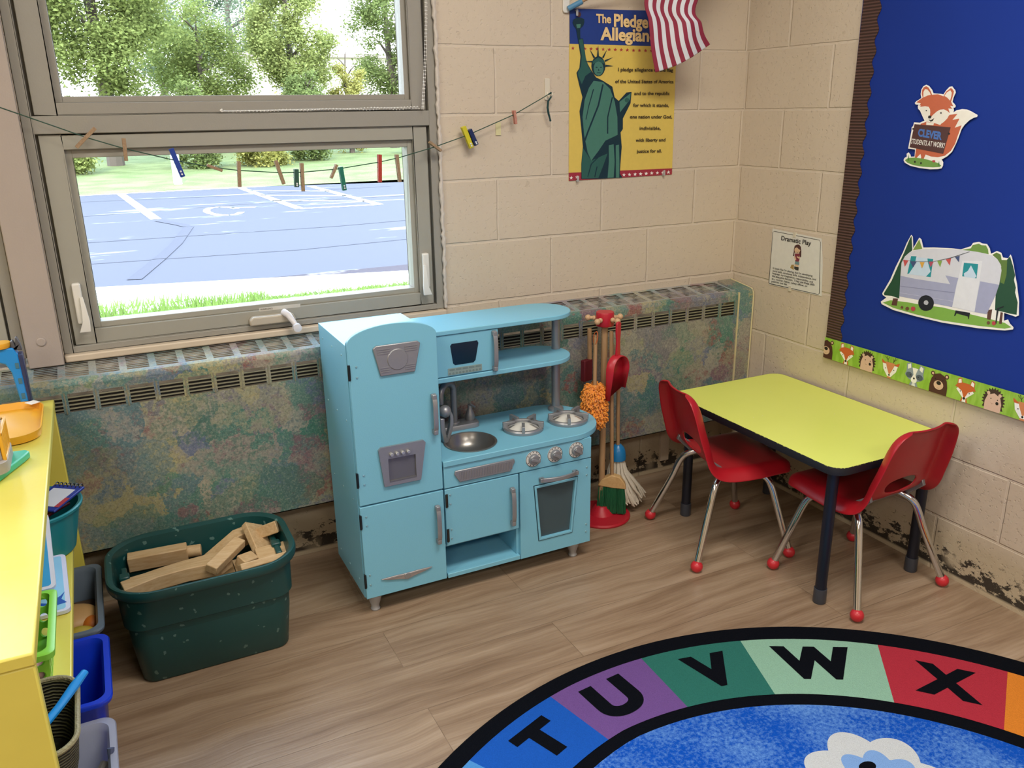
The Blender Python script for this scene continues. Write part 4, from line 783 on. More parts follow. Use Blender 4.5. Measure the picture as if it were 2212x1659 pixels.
# orange duster at the front left peg
p = pegs[0]
du = hanging('toy_duster', 'shaggy orange toy duster hanging on the left of the red stand', 'duster', (p.x-.01, p.y-.012), .7)
bx, by = p.x-.014, p.y-.006
b = MB(); b.tube([(bx, by, .685), (bx, by, .695)], [.004, .005], 10); b.tube([(bx, by, .50), (bx, by, .688)], .0068, 12); b.build('handle', STICK, du)
b = MB(); loop(b, Vector((bx, by, .70))); b.build('hanging_loop', mat('#d8672a', .6, name='orange_cord'), du)
ORM = NT('orange_shag'); ORM.set(Base_Color=ORM.mix(ORM.noise(ORM.pos(), 90, 2), '#e07c14', '#f7a83c'), Roughness=.8, Sheen_Weight=.4)
b = MB(); b.ball((bx, by, .452), .031, 12, (1, 1, 2.3))
R = random.Random(5)
for i in range(1700):
    t = R.uniform(-1, 1); a = R.uniform(0, 2*PI); rad_ = .032*(max(.25, 1-abs(t)**6*.6)); o = Vector((bx+math.cos(a)*rad_, by+math.sin(a)*rad_, .447+t*.074))
    e = o+Vector((math.cos(a)*.010+R.uniform(-.007, .007), math.sin(a)*.010+R.uniform(-.007, .007), R.uniform(-.014, .006)))
    b.tube([o, (o+e)/2+Vector((R.uniform(-.004, .004), R.uniform(-.004, .004), .003)), e], [.0032, .003, .0022], 5)
b.build('shag', ORM.m, du, smooth=60)
# dustpan at the right front peg
p = pegs[1]
dp = hanging('toy_dustpan', 'red plastic toy dustpan hanging in front of the pole', 'dustpan', p, .7)
cx, cy = p.x-.004, p.y-.022
M = Matrix.Translation((cx, cy, .60)) @ Matrix.Rotation(math.radians(20), 4, 'Z')
def P3(x, y, z): return tuple(M @ Vector((x, y, z)))
b = MB()
for k, (w0, w1, zz) in enumerate(((-.009, .009, .10),)): pass
b.loft([[P3(-w, -.004, z), P3(w, -.004, z), P3(w, .004, z), P3(-w, .004, z)] for w, z in ((.011, .02), (.009, .045), (.0075, .075), (.011, .10), (.011, .135), (.006, .142))]); b.build('handle', RED, dp, bevel=.002)
prof = arc(0, -.024, .044, .050, 0, 180, 16); o_ = [(.044, -.098)]+prof+[(-.044, -.125)]
b = MB(); b.add([P3(x, .012, z) for x, z in o_]+[P3(x*.95, .010, z*.98-.001) for x, z in o_]+[P3(x, -.018 if i > 0 and i < len(o_)-1 else -.004, z) for i, (x, z) in enumerate(o_)], [list(range(len(o_)))]+[(i, i+1, 2*len(o_)+i+1, 2*len(o_)+i) for i in range(len(o_)-1)])
b.build('pan', RED, dp, solid=.003, smooth=50)
# broom
bz = thing('toy_broom', 'toy broom with wooden head and green bristles standing on the red base', 'broom', (BX+.045, BY-.012, 0), 'toy cleaning tools on the red stand')
x, y = BX+.030, BY-.020
b = MB(); b.tube([(x, y, .165), (pegs[1].x-.006, pegs[1].y+.016, .70)], .0068, 12); b.build('handle', STICK, bz)
dirv = Vector((.82, -.57, 0)); nv = Vector((.57, .82, 0))
b = MB(); pts = [(-.05, .125), (-.035, .150), (0, .168), (.03, .160), (.048, .135), (.052, .115), (.0, .118)]
M = Matrix(((dirv.x, nv.x, 0, x), (dirv.y, nv.y, 0, y), (0, 0, 1, 0), (0, 0, 0, 1))); b.prism(pts, 'y', -.014, .014, M); b.build('head', wood_mat('#c19a66', '#d4b07c', 'broom_head_wood', (20., 20., 20.)), bz, bevel=.003)
b = MB(); R = random.Random(9)
for i in range(420):
    u, w = R.uniform(-.045, .045), R.uniform(-.011, .011); b.tube([M @ Vector((u, w, .120)), M @ Vector((u*1.08+R.uniform(-.003, .003), w*1.3, .062+R.uniform(0, .01))), M @ Vector((u*1.12+R.uniform(-.004, .004), w*1.5, .0165+R.uniform(0, .006)))], .0016, 4, cap=False)
b.build('bristles', mat('#0f5a37', .6, name='green_bristle'), bz, smooth=0)
# mop
x, y = BX+.086, BY+.030
mp = thing('toy_mop', 'toy string mop with blue cap and white cotton strands', 'mop', (x, y, 0), 'toy cleaning tools on the red stand')
b = MB(); b.tube([(x, y, .245), (pegs[2].x, pegs[2].y-.006, .70)], .0068, 12); b.build('handle', STICK, mp)
b = MB(); b.lathe([(.0001, .254), (.012, .253), (.022, .243), (.028, .228), (.030, .210), (.030, .196), (.026, .194), (.0001, .194)], (x, y, 0), 28); b.build('cap', mat('#2179b5', .3, name='blue_plastic_cap'), mp)
COT = mat('#d4cbbb', .9, var=.1, vs=120, bump=.001, bs=300, name='cotton_strand')
b = MB(); R = random.Random(4)
for i in range(80):
    a = R.uniform(0, 2*PI); q = R.uniform(.3, 1)**.6; dx, dy = math.cos(a), math.sin(a); s = 1.0 if dy > -.3 else .6
    p0 = Vector((x+dx*.022*q, y+dy*.022*q, .196)); p3 = Vector((x+.030+dx*.068*q, y+dy*.05*q-.022, R.uniform(.035, .075)))
    p1 = p0+Vector((dx*.012, dy*.012, -.045)); p2 = (p1+p3)/2+Vector((dx*.012+R.uniform(-.006, .006), dy*.012, -.01))
    b.tube([p0, p1, p2, p3, p3+Vector((R.uniform(-.004, .010), R.uniform(-.008, .004), -.010))], [.0036, .0044, .0046, .0056, .0025], 6)
b.build('strands', COT, mp, smooth=60)
# second dark red dustpan brush behind the duster
p = pegs[4]
hbz = thing('toy_hand_brush', 'dark red toy hand brush behind the orange duster', 'brush', (p.x, p.y, 0), 'toy cleaning tools on the red stand')
b = MB(); b.tube([(p.x+.006, p.y+.01, .59), (p.x, p.y+.004, .70)], .0075, 10); b.build('handle', STICK, hbz)
b = MB(); M = Matrix.Translation((p.x-.006, p.y+.008, .555)) @ Matrix.Rotation(.3, 4, 'Z'); b.box(-.022, .020, -.010, .010, -.04, .036, M); b.build('brush_head', mat('#5f0c1c', .7, name='dark_red_bristle'), hbz, bevel=.003)

# ------------------------------------------------------------------ table
tb = thing('activity_table', 'low rectangular table with lime-yellow top, black edge and navy legs', 'table', (-.262, -.685, 0))
TX, TY, HX, HY, TR = -.264, -.685, .250, .382, .045
LIME = NT('lime_laminate'); P = LIME.pos(); _c = LIME.mix(LIME.noise(P, 6, 2), '#dae36c', '#e0e874'); _sp = LIME.fade(LIME.noise(P, 70, 1), .795, .81); LIME.set(Base_Color=LIME.mix(_sp, _c, '#e8e8c8'), Roughness=.33, Specular_IOR_Level=.4)
b = MB(); b.loft([[(x, y, z) for x, y in rrect(TX, TY, HX-.001, HY-.001, TR, 8)] for z in (.4445, .4615)]); b.build('tabletop', LIME.m, tb)
EDGE = NT('black_edge_chipped'); _p = EDGE.pos(); _ch = EDGE.math('MULTIPLY', EDGE.fade(EDGE.noise(_p, 160, 3), .56, .6), EDGE.fade(EDGE.n('SeparateXYZ', (_p,)).outputs[2], .4600, .4612)); EDGE.set(Base_Color=EDGE.mix(_ch, '#10131c', '#c9d05c'), Roughness=.5)
b = MB(); o_ = rrect(TX, TY, HX, HY, TR+.001, 8); i_ = rrect(TX, TY, HX-.0025, HY-.0025, TR-.001, 8)
b.loft([[(x, y, z) for x, y in q] for q, z in ((i_, .4385), (o_, .4385), (o_, .4600), (rrect(TX, TY, HX-.001, HY-.001, TR, 8), .4618))], cap0=True, cap1=False); b.build('edge_band', EDGE.m, tb)
NAVY = mat('#0d1526', .4, var=.1, name='navy_leg_enamel'); CAPM = mat('#3b3f49', .35, name='grey_leg_cap')
for x, y in ((-.459, -1.008), (-.068, -1.008), (-.459, -.362), (-.068, -.362)):
    b = MB(); b.tube([(x, y, .045), (x, y, .4385)], .0165, 20); b.box(x-.03, x+.03, y-.03, y+.03, .434, .4385); lg = b.build('leg', NAVY, tb)
    b = MB(); b.lathe([(.0001, 0), (.018, 0), (.0195, .004), (.019, .048), (.0001, .048)], (x, y, 0), 20); b.build('foot_cap', CAPM, lg)

# ------------------------------------------------------------------ chairs
CRED = mat('#a81824', .36, var=.02, vs=20, bump=.0002, bs=400, name='red_chair_plastic'); BALLM = mat('#c22a35', .35, name='red_ball_glide')
def make_chair(label, loc, rotz):
    ch = thing('school_chair', label, 'chair', loc, 'red plastic school chairs at the lime table', 0)
    ORG[ch.name] = Vector((0, 0, 0))
    prof = [(0.168, 0.295, 0.14), (0.176, 0.305, 0.15), (0.172, 0.316, 0.158), (0.15, 0.321, 0.166), (0.115, 0.321, 0.17), (0.075, 0.317, 0.172), (0.028, 0.313, 0.173), (-0.018, 0.311, 0.172), (-0.056, 0.312, 0.17), (-0.084, 0.319, 0.167), (-0.099, 0.333, 0.164), (-0.108, 0.35, 0.161), (-0.114, 0.368, 0.159), (-0.119, 0.386, 0.157), (-0.125, 0.405, 0.155), (-0.132, 0.428, 0.152), (-0.139, 0.452, 0.149), (-0.145, 0.478, 0.145), (-0.151, 0.503, 0.141), (-0.157, 0.528, 0.134), (-0.161, 0.547, 0.122), (-0.163, 0.559, 0.104), (-0.164, 0.565, 0.08)]
    nu = 19; vs = []; N = len(prof)
    for j, (y, z, w) in enumerate(prof):
        a = prof[max(j-1, 0)]; c = prof[min(j+1, N-1)]; t = Vector((0, c[0]-a[0], c[1]-a[1])).normalized(); nr = Vector((0, t.z, -t.y)).normalized()
        if nr.z < 0 and abs(nr.z) > .3: nr = -nr
        if j > 12 and nr.y < 0: nr = -nr
        for i in range(nu):
            s = -1+2*i/(nu-1); back = min(1, max(0, (j-9)/4))
            cup = .016*(abs(s)**2.2)*(.6+.6*back)*(1-max(0, (abs(s)-.75)/.25)**2)
            ls = 0 if abs(s) < .8 else ((abs(s)-.8)/.2)**1.5; lt = max(0, (j-(N-5))/4)**1.5; lip = -.024*min(1, math.hypot(ls, lt))
            if j < 4: cup *= j/4
            d = cup+lip; vs.append(Vector((s*w, y, z))+nr*d)
    fs = []; hc, hw, hh = 11.9, .068, 1.45
    hole = set()
    for j in range(N-1):
        for i in range(nu-1):
            s = -1+2*(i+.5)/(nu-1); x = s*prof[j][2]
            if ((x/hw)**2+((j+.5-hc)/hh)**2) < 1: hole.add((j, i))
            else: fs.append((j*nu+i, j*nu+i+1, (j+1)*nu+i+1, (j+1)*nu+i))
    bnd = set()
    for j, i in hole:
        for dj, di in ((0, 1), (0, -1), (1, 0), (-1, 0)):
            if (j+dj, i+di) not in hole:
                e = {(0, 1): ((j, i+1), (j+1, i+1)), (0, -1): ((j, i), (j+1, i)), (1, 0): ((j+1, i), (j+1, i+1)), (-1, 0): ((j, i), (j, i+1))}[(dj, di)]; bnd |= set(e)
    def at(jf, xf):
        jf = max(0, min(N-1.001, jf)); j = int(jf); f = jf-j; w = prof[j][2]*(1-f)+prof[j+1][2]*f; sf = (xf/w+1)/2*(nu-1); i = int(sf); g = sf-i
        return (vs[j*nu+i]*(1-g)+vs[j*nu+i+1]*g)*(1-f)+(vs[(j+1)*nu+i]*(1-g)+vs[(j+1)*nu+i+1]*g)*f
    new = {}
    for j, i in bnd:
        x = (-1+2*i/(nu-1))*prof[j][2]; k = math.sqrt((x/hw)**2+((j-hc)/hh)**2) or 1; new[(j, i)] = at(hc+(j-hc)/k, x/k)
    for (j, i), v in new.items(): vs[j*nu+i] = v
    b = MB(); b.add(vs, fs)
    used = sorted({q for f in fs for q in f}); mp_ = {q: k for k, q in enumerate(used)}; b = MB(); b.add([vs[q] for q in used], [[mp_[q] for q in f] for f in fs])
    b.build('seat_shell', CRED, ch, solid=.0065, subsurf=2, smooth=60)
    for sx in (-1, 1):
        for sy, fy in ((1, .166), (-1, -.166)):
            fx = sx*(.183 if sy > 0 else .189)
            if sy > 0: pts = [(sx*.085, .03, .296), (sx*.100, .06, .291), (sx*.120, .095, .270), (sx*.132, .112, .240), (sx*.148, .130, .17), (fx, fy, .022)]
            else: pts = [(sx*.085, .00, .296), (sx*.098, -.04, .291), (sx*.118, -.075, .272), (sx*.130, -.092, .240), (sx*.146, -.114, .17), (fx, fy, .022)]
            fine = []
            for k in range(len(pts)-1):
                for q in range(4):
                    t = q/4; p0, p1, p2, p3 = (Vector(pts[max(k-1, 0)]), Vector(pts[k]), Vector(pts[k+1]), Vector(pts[min(k+2, len(pts)-1)]))
                    fine.append(.5*((2*p1)+(-p0+p2)*t+(2*p0-5*p1+4*p2-p3)*t*t+(-p0+3*p1-3*p2+p3)*t**3))
            fine.append(Vector(pts[-1]))
            b = MB(); b.tube(fine, .0112, 16); lg = b.build('leg', CHROME, ch)
            b = MB(); b.ball((fx, fy, .0195), .0195, 12); b.build('ball_glide', BALLM, lg)
    b = MB(); b.box(-.095, .095, -.05, .075, .294, .302); b.tube([(-.10, -.045, .296), (.10, -.045, .296)], .008, 10)
    for sx in (-1, 1): b.prism([(-.112, .335), (-.104, .352), (-.04, .306), (-.03, .296), (-.065, .290)], 'x', sx*.115-.006, sx*.115+.006)
    b.build('support_bracket', mat('#8b8b8e', .4, .5, name='bracket_grey'), ch, bevel=.002)
    ch.location = loc; ch.rotation_euler[2] = rotz; ORG[ch.name] = Vector(loc)
    return ch
c0 = make_chair('red plastic chair with chrome legs at the left end of the lime table', (-.472, -.552, 0), math.radians(-102.5))
def copy_tree(o, parent=None):
    c = o.copy(); COL.objects.link(c); c.parent = parent
    for k in list(o.children): copy_tree(k, c)
    return c
c1 = copy_tree(c0); c1.location = (-.258, -.958, 0); c1.rotation_euler[2] = math.radians(2.2)
c1['label'] = 'red plastic chair with its back towards us, at the near end of the lime table'

# ------------------------------------------------------------------ round alphabet rug
RCX, RCY, RR = -1.1425, -2.0312, 1.085
rug_cols = {'Q': '#e0a23c', 'R': '#c85f38', 'S': '#4f93d6', 'T': '#1c58b8', 'U': '#70508f', 'V': '#2f6f65', 'W': '#8fb9a2', 'X': '#ae3140', 'Y': '#d9822e', 'Z': '#d8b548', 'A': '#5a944a', 'B': '#3a7fc4'}
def carpet(c, var=.22):
    t = NT('carpet_'+c.strip('#')); P = t.pos(); a = lin(c); f = t.noise(P, 420, 2, .7)
    t.set(Base_Color=t.mix(f, tuple(x*(1-var) for x in a), tuple(min(1, x*(1+var)) for x in a)), Roughness=.95, Specular_IOR_Level=.08); t.bump(f, .003); return t.m
CBLK = carpet('#080b13'); CBL = NT('carpet_blue_sky'); P = CBL.pos(); _f = CBL.noise(P, 420, 2, .7)
_d = CBL.n('VectorMath', (P, (1.15, 1.62, 0.)), operation='ADD').outputs[0]; _len = CBL.n('VectorMath', (_d,), operation='LENGTH').outputs['Value']
_mot = CBL.math('ADD', CBL.math('MULTIPLY', CBL.noise(P, 95, 4, .75), .7), CBL.math('MULTIPLY', CBL.noise(P, 4.5, 2), .55)); _cc = CBL.mix(CBL.fade(_mot, .56, .78), '#0b52c0', '#6d9fe2'); CBL.set(Base_Color=CBL.mix(CBL.math('MULTIPLY', _f, .3), _cc, '#0b3f95'), Roughness=.95, Specular_IOR_Level=.1); CBL.bump(_f, .003)
mats = [CBLK, CBL.m]; b = MB(); H = .011
icx, icy, ir = -1.12, -2.055, .812   # inner ring of the letter band
b.k = 0; b.loft([[(RCX+r*math.cos(2*PI*i/160), RCY+r*math.sin(2*PI*i/160), z) for i in range(160)] for r, z in ((RR, 0), (RR+.002, .006), (RR-.004, H-.001), (RR-.05, H-.001))], cap0=True, cap1=True)
def pol(c, r, deg, z=H): return (c[0]+r*math.cos(math.radians(deg)), c[1]+r*math.sin(math.radians(deg)), z)
edges = [119.6, 103.6, 87.4, 71.0, 50.2, 32.6]; seq = 'TUVWX'
a_ = 119.6; more = 'SRQBAZY'; secs = list(zip(seq, edges, edges[1:]))
span = (360-(119.6-32.6))/16
for i in range(16): secs.append(('SRQPONMLKJIHGFZY'[i], 119.6+span*(i+1), 119.6+span*i))
cyc = ['#4f93d6', '#c85f38', '#e0a23c', '#5a944a', '#70508f', '#2f6f65', '#ae3140', '#1c58b8', '#d8b548', '#8fb9a2', '#c85f38', '#4f93d6', '#5a944a', '#70508f', '#d8b548', '#d9822e']
for i, (L, a0, a1) in enumerate(secs):
    c = rug_cols.get(L, cyc[(i-5) % 16]) if i < 5 else cyc[i-5]
    mm = carpet(c); mats.append(mm); n = 10
    o_ = [pol((RCX, RCY), 1.036-.012*max(0, math.cos(math.radians((a0+(a1-a0)*k/n)-10)))*2, a0+(a1-a0)*k/n) for k in range(n+1)]
    i_ = [pol((RCX, RCY), .835-.075*max(0, math.cos(math.radians((a0+(a1-a0)*k/n)-10))), a0+(a1-a0)*k/n) for k in range(n+1)]
    b.add(o_+i_, [(k, k+1, n+1+k+1, n+1+k) for k in range(n)], len(mats)-1)
nb = 120; b.add([pol((RCX, RCY), .800-.085*max(0, math.cos(math.radians(360*k/nb-10))), 360*k/nb, H+.0002) for k in range(nb)], [list(range(nb))], 1)
CW = carpet('#c9cdd0'); CLB = carpet('#7fa6dd'); mats += [CW, CLB]; kw = len(mats)-2
def blob(cx, cy, n, rx, ry, amp, ph=0): return [(cx+(rx+amp*abs(math.sin(n*t/2+ph)))*math.cos(t), cy+(ry+amp*abs(math.sin(n*t/2+ph)))*math.sin(t)) for t in [2*PI*k/140 for k in range(140)]]
b.add([(x, y, H+.0006) for x, y in blob(-.885, -1.602, 7, .125, .125, .034)], [list(range(140))], kw); b.add([(x, y, H+.0009) for x, y in blob(-.885, -1.615, 9, .085, .085, .024, .4)], [list(range(140))], kw+1)
b.add([(x, y, H+.0012) for x, y in arc(-.874, -1.556, .022, .014, 0, 360, 20)[:-1]], [list(range(20))], 0)
def rug_letter(L, deg, r0, r1, wdeg):
    cu = bpy.data.curves.new('t', 'FONT'); cu.body = L; cu.size = 1; cu.offset = .06; o = bpy.data.objects.new('t', cu); COL.objects.link(o); bpy.context.view_layer.update()
    me = bpy.data.meshes.new_from_object(o.evaluated_get(bpy.context.evaluated_depsgraph_get())); bpy.data.objects.remove(o)
    xs = [v.co.x for v in me.vertices]; ys = [v.co.y for v in me.vertices]; cx = (min(xs)+max(xs))/2; y0, y1 = min(ys), max(ys); w = max(xs)-min(xs)
    rm = (r0+r1)/2; wid = math.radians(wdeg)*rm; er = Vector((math.cos(math.radians(deg)), math.sin(math.radians(deg)))); et = Vector((er.y, -er.x))
    vs = []
    for v in me.vertices:
        q = Vector((RCX, RCY))+er*(r0+(v.co.y-y0)/(y1-y0)*(r1-r0))+et*((v.co.x-cx)/w*wid); vs.append((q.x, q.y, H+.0006))
    b.add(vs, [list(p.vertices) for p in me.polygons], 0)
for L, d, r0, r1, w in (('T', 110.6, .885, 1.0, 7.2), ('U', 96.2, .868, 1.003, 8.0), ('V', 78.6, .856, .988, 8.2), ('W', 61.0, .848, .986, 13.2), ('X', 41.0, .835, .968, 9.5)): rug_letter(L, d, r0, r1, w)
for i in range(16): rug_letter('SRQPONMLKJIHGFZY'[i], 119.6+span*(i+.5), .85, .98, 8)
tag(b.build('alphabet_rug', mats, loc=(RCX, RCY, 0), smooth=0, keep=True), 'round blue rug with a ring of coloured letter squares and black border', 'rug')
# ------------------------------------------------------------------ green tote with wooden unit blocks
TO = NT('green_paint_spattered_plastic'); P = TO.pos(); _b = TO.mix(TO.noise(P, 4, 2), '#123f40', '#184a49')
_v = TO.n('TexVoronoi', {'Vector': TO.n('VectorMath', (P, TO.n('VectorMath', (TO.n('TexNoise', {'Vector': P, 'Scale': 60.}).outputs['Color'], (.02, .02, .02)), operation='MULTIPLY').outputs[0]), operation='ADD').outputs[0], 'Scale': 34.})
_k = TO.math('MULTIPLY', TO.math('LESS_THAN', _v.outputs['Distance'],   .17), TO.math('GREATER_THAN', TO.n('SeparateColor', (_v.outputs['Color'],)).outputs[0], .45))
TO.set(Base_Color=TO.mix(TO.math('MULTIPLY', _k, .55), _b, '#6f918c'), Roughness=.36, Specular_IOR_Level=.5)
tcx, tcy = -2.108, -.372
tt = thing('storage_tote', 'dark green paint-spattered plastic tote full of wooden blocks', 'tote', (tcx, tcy, 0))
def rr_ring(hx, hy, r, z, cx=tcx, cy=tcy): return [(x, y, z) for x, y in rrect(cx, cy, hx, hy, r, 8)]
TOTE = [(.185, .112, .03, .000), (.190, .117, .035, .006), (.204, .128, .05, .12), (.206, .130, .052, .165), (.2145, .1385, .058, .172), (.219, .150, .085, .235), (.223, .155, .10, .262), (.236, .170, .115, .266), (.2385, .1735, .118, .272), (.2395, .1745, .119, .287), (.2375, .1725, .117, .293), (.233, .168, .113, .294), (.222, .156, .101, .288), (.214, .146, .08, .235), (.200, .124, .046, .12), (.186, .112, .03, .010)]
b = MB(); b.loft([rr_ring(*q) for q in TOTE]); b.build('tub', TO.m, tt, smooth=40)
for s in (-1, 1):
    b = MB(); x = tcx+s*.196; b.box(x-.008, x+.008, tcy-.055, tcy+.055, .215, .262); b.box(x-.013, x+.013, tcy-.014, tcy+.014, .235, .268); b.build('handle_latch', TO.m, tt, bevel=.004)
GB = 'wooden unit blocks in the green tote'
def block(poly, th, c, rz, tilt=(0, 0), label='', name='wooden_block'):
    """poly in the block's own plane (u along, v up when stood on edge), extruded by th"""
    M = Matrix.Translation(c) @ Matrix.Rotation(math.radians(rz), 4, 'Z') @ Matrix.Rotation(math.radians(tilt[0]), 4, 'X') @ Matrix.Rotation(math.radians(tilt[1]), 4, 'Y')
    b = MB(); b.prism(poly, 'y', -th/2, th/2, M); o = b.build(name, [BLOCKWOOD], loc=c, bevel=.0025); return tag(o, label, 'block', GB)
def rc(l, h): return [(-l/2, -h/2), (l/2, -h/2), (l/2, h/2), (-l/2, h/2)]
block(rc(.155, .045), .034, (-2.215, -.258, .240), -4, (8, 0), 'long wooden block on edge at the back left of the green tote')
block(arc(0, 0, .017, .017, 0, 360, 20)[:-1], .05, (-2.126, -.262, .238), 80, (0, 0), 'short round wooden cylinder beside the long back block', 'wooden_cylinder')
cur = [(-.135, -.022), (.12, -.022), (.135, -.012), (.135, .014), (.06, .020), (.02, .012), (-.02, -.000), (-.05, .004), (-.07, .022), (-.135, .022)]
big = [(-.14, -.030)]+[(-.14+.27*i/14, -.030-.012*math.sin(PI*i/14)) for i in range(1, 15)]+[(.14, .005), (.10, .030), (.02, .010), (-.05, .004), (-.14, .020)]
block(big, .040, (-2.172, -.412, .250), 10, (90, 0), 'long curved wooden block lying across the front of the tote')
block([(-.12, -.024), (.10, -.024), (.12, .0), (.09, .020), (.02, .024), (-.02, .006), (-.06, .004), (-.12, .022)], .034, (-2.18, -.335, .218), 8, (90, 0), 'wavy wooden block lying behind the long curved one')
block([(-.08, -.022), (.075, -.022), (.075, .022), (.045, .026), (-.06, -.010)], .036, (-2.045, -.285, .240), 20, (10, -8), 'wooden ramp block pointing left near the back of the tote')
block(rc(.065, .020), .105, (-1.951, -.318, .258), 8, (28, 35), 'broad flat wooden block tilted up at the right of the tote')
block([(-.032, -.03), (.034, -.02), (.0, .038)], .034, (-1.912, -.318, .282), 20, (62, 0), 'small triangular wooden block on top at the right')
block(rc(.13, .026), .034, (-2.050, -.405, .276), 47, (15, -8), 'narrow wooden block lying diagonally over the others')
block(rc(.05, .03), .034, (-1.998, -.405, .246), 30, (20, 10), 'short wooden block in the gap at the middle right')
block(rc(.125, .018), .06, (-1.965, -.462, .262), 6, (-32, 0), 'thin pale wooden board leaning on the front rim of the tote')
block(rc(.09, .034), .055, (-1.925, -.392, .238), 4, (12, 0), 'square-edged wooden block under the triangular one')
block(rc(.045, .04), .034, (-2.295, -.420, .212), 75, (0, 0), 'small wooden block in the front left corner of the tote')
b = MB()
for i, (x, y) in enumerate(((-2.24, -.37), (-2.08, -.37), (-1.97, -.36))): b.box(x-.06, x+.06, y-.085, y+.085, .03, .19)
tag(b.build('wooden_block_pile', BLOCKWOOD, loc=(-2.1, -.37, .03), bevel=.004), 'lower layer of wooden blocks filling the green tote', 'blocks', kind='stuff')

# ------------------------------------------------------------------ yellow shelf unit and what stands on it
YEL = NT('yellow_gloss_paint'); P = YEL.pos(); YEL.set(Base_Color=YEL.mix(YEL.noise(P, 5, 3), '#d2c452', '#dacd60'), Roughness=.33, Specular_IOR_Level=.5); YEL.bump(YEL.noise(P, 30, 2), .0006)
YEL = YEL.m
su = thing('shelf_unit', 'low yellow painted wooden shelf unit along the left side', 'shelf', (-2.58, -.76, 0))
x0, x1, y0, y1 = -2.78, -2.40, -1.378, -.148
def sbox(name, *q): b = MB(); b.box(*q); return b.build(name, YEL, su, bevel=.003)
sbox('top_board', x0, x1, y0, y1, .684, .705); sbox('side_panel', x0, x1-.002, y0+.001, y0+.021, 0, .684); sbox('side_panel', x0, x1-.002, y1-.021, y1-.001, 0, .684)
sbox('shelf_board', x0+.01, x1-.003, y0+.0215, y1-.0215, .380, .400); sbox('shelf_board', x0+.01, x1-.003, y0+.0215, y1-.0215, .05, .068); sbox('back_panel', x0, x0+.01, y0+.0215, y1-.0215, 0, .6838)
# on top
def loftbox(name, m, parent, levels, cx, cy, loc=None, **kw):
    b = MB(); b.loft([[(x, y, z) for x, y in rrect(cx, cy, hx, hy, r, 6)] for hx, hy, r, z in levels], **{k: v for k, v in kw.items() if k.startswith('cap')}); return b.build(name, m, parent, loc=loc, smooth=45)
AMB = mat('#e0a530', .3, var=.03, name='amber_plastic')
o = loftbox('toy_tray', AMB, None, [(.088, .125, .05, .7055), (.095, .135, .055, .708), (.098, .140, .058, .727), (.0955, .1375, .055, .727), (.091, .131, .05, .711), (.085, .122, .045, .7095)], -2.515, -.345, (-2.515, -.345, .7055)); tag(o, 'shallow yellow-orange plastic tray on top of the yellow shelf', 'tray')
b = MB(); M = Matrix.Translation((-2.443, -.232, .7275)) @ Matrix.Rotation(math.radians(35), 4, 'Z'); b.box(-.012, .012, -.014, .014, .001, .002, M); tag(b.build('paper_tag', mat('#e8e2da', .7, name='tag_paper'), loc=(-2.443, -.232, .7285), smooth=0), 'small square of white paper on the edge of the yellow tray', 'paper')
# blue toy ramp tower
BLU = mat('#1c86d6', .3, var=.03, name='bright_blue_plastic'); NVY = mat('#2a3358', .45, name='navy_plastic'); GRYP = mat('#4b4b52', .5, name='charcoal_plastic')
tw = thing('toy_ramp_tower', 'bright blue toy tower with dark ramp on the far end of the yellow shelf', 'toy', (-2.47, -.178, .7055))
b = MB(); b.prism([(-2.469, .7055), (-2.452, .7055), (-2.456, .85), (-2.464, .868), (-2.60, .868), (-2.60, .838), (-2.51, .838), (-2.487, .828), (-2.477, .805)], 'y', -.205, -.172)
bl_ = b.build('tower_frame', BLU, tw, bevel=.003)
b = MB(); b.box(-2.4515, -2.440, -.204, -.168, .706, .85, Matrix.Translation((-.006, 0, 0)))
b.build('ramp_panel', NVY, tw, bevel=.003)
b = MB()
for z in (.735, .775, .815): b.box(-2.466, -2.458, -.2065, -.2045, z, z+.014)
b.build('slot_marks', mat('#3f6f86', .5, name='slot_teal'), tw)
b = MB(); b.prism([(-2.468, .862), (-2.445, .858), (-2.447, .875), (-2.452, .892), (-2.456, .892), (-2.458, .872), (-2.462, .885), (-2.468, .882)], 'y', -.200, -.178); b.build('top_hook', GRYP, tw, bevel=.002)
b = MB(); b.lathe([(.0001, .8685), (.022, .8685), (.025, .876), (.024, .882), (.0001, .883)], (-2.492, -.19, 0), 24); b.build('yellow_cap', AMB, tw)
# grey castle tower on a green base
gt = thing('toy_castle', 'grey toy castle tower with yellow barred window on a green base', 'toy', (-2.52, -.62, .7055))
b = MB(); b.prism([(-2.66, -.74), (-2.505, -.735), (-2.445, -.60), (-2.436, -.575), (-2.444, -.562), (-2.47, -.56), (-2.66, -.56)], 'z', .7055, .722); b.build('green_base', mat('#2fae86', .35, name='teal_green_plastic'), gt, bevel=.004, seg=3)
STN = mat('#9d9894', .55, var=.12, vs=60, bump=.002, bs=80, name='castle_grey'); b = MB()
b.loft([[(x, y, z) for x, y in rrect(-2.545, -.625, hx, hx, .03, 6)] for hx, z in ((.078, .7225), (.078, .745), (.072, .748), (.070, .80), (.062, .84), (.060, .90), (.064, .905), (.064, .93))]); b.build('tower', STN, gt)
b = MB()
ap = [(-2.51, .745), (-2.474, .745), (-2.472, .785), (-2.478, .80), (-2.506, .80), (-2.512, .785)]
M = Matrix.Translation((0, 0, 0))
for i in range(5): b.box(-2.4745, -2.4705, -.665+i*.02-.004, -.665+i*.02+.004, .748, .80)
b.box(-2.476, -2.4685, -.68, -.57, .742, .749); b.box(-2.476, -2.4685, -.68, -.57, .797, .804); b.box(-2.476, -2.4685, -.68, -.672, .742, .804); b.box(-2.476, -2.4685, -.578, -.57, .742, .804)
b.build('window_bars', AMB, gt, bevel=.002)
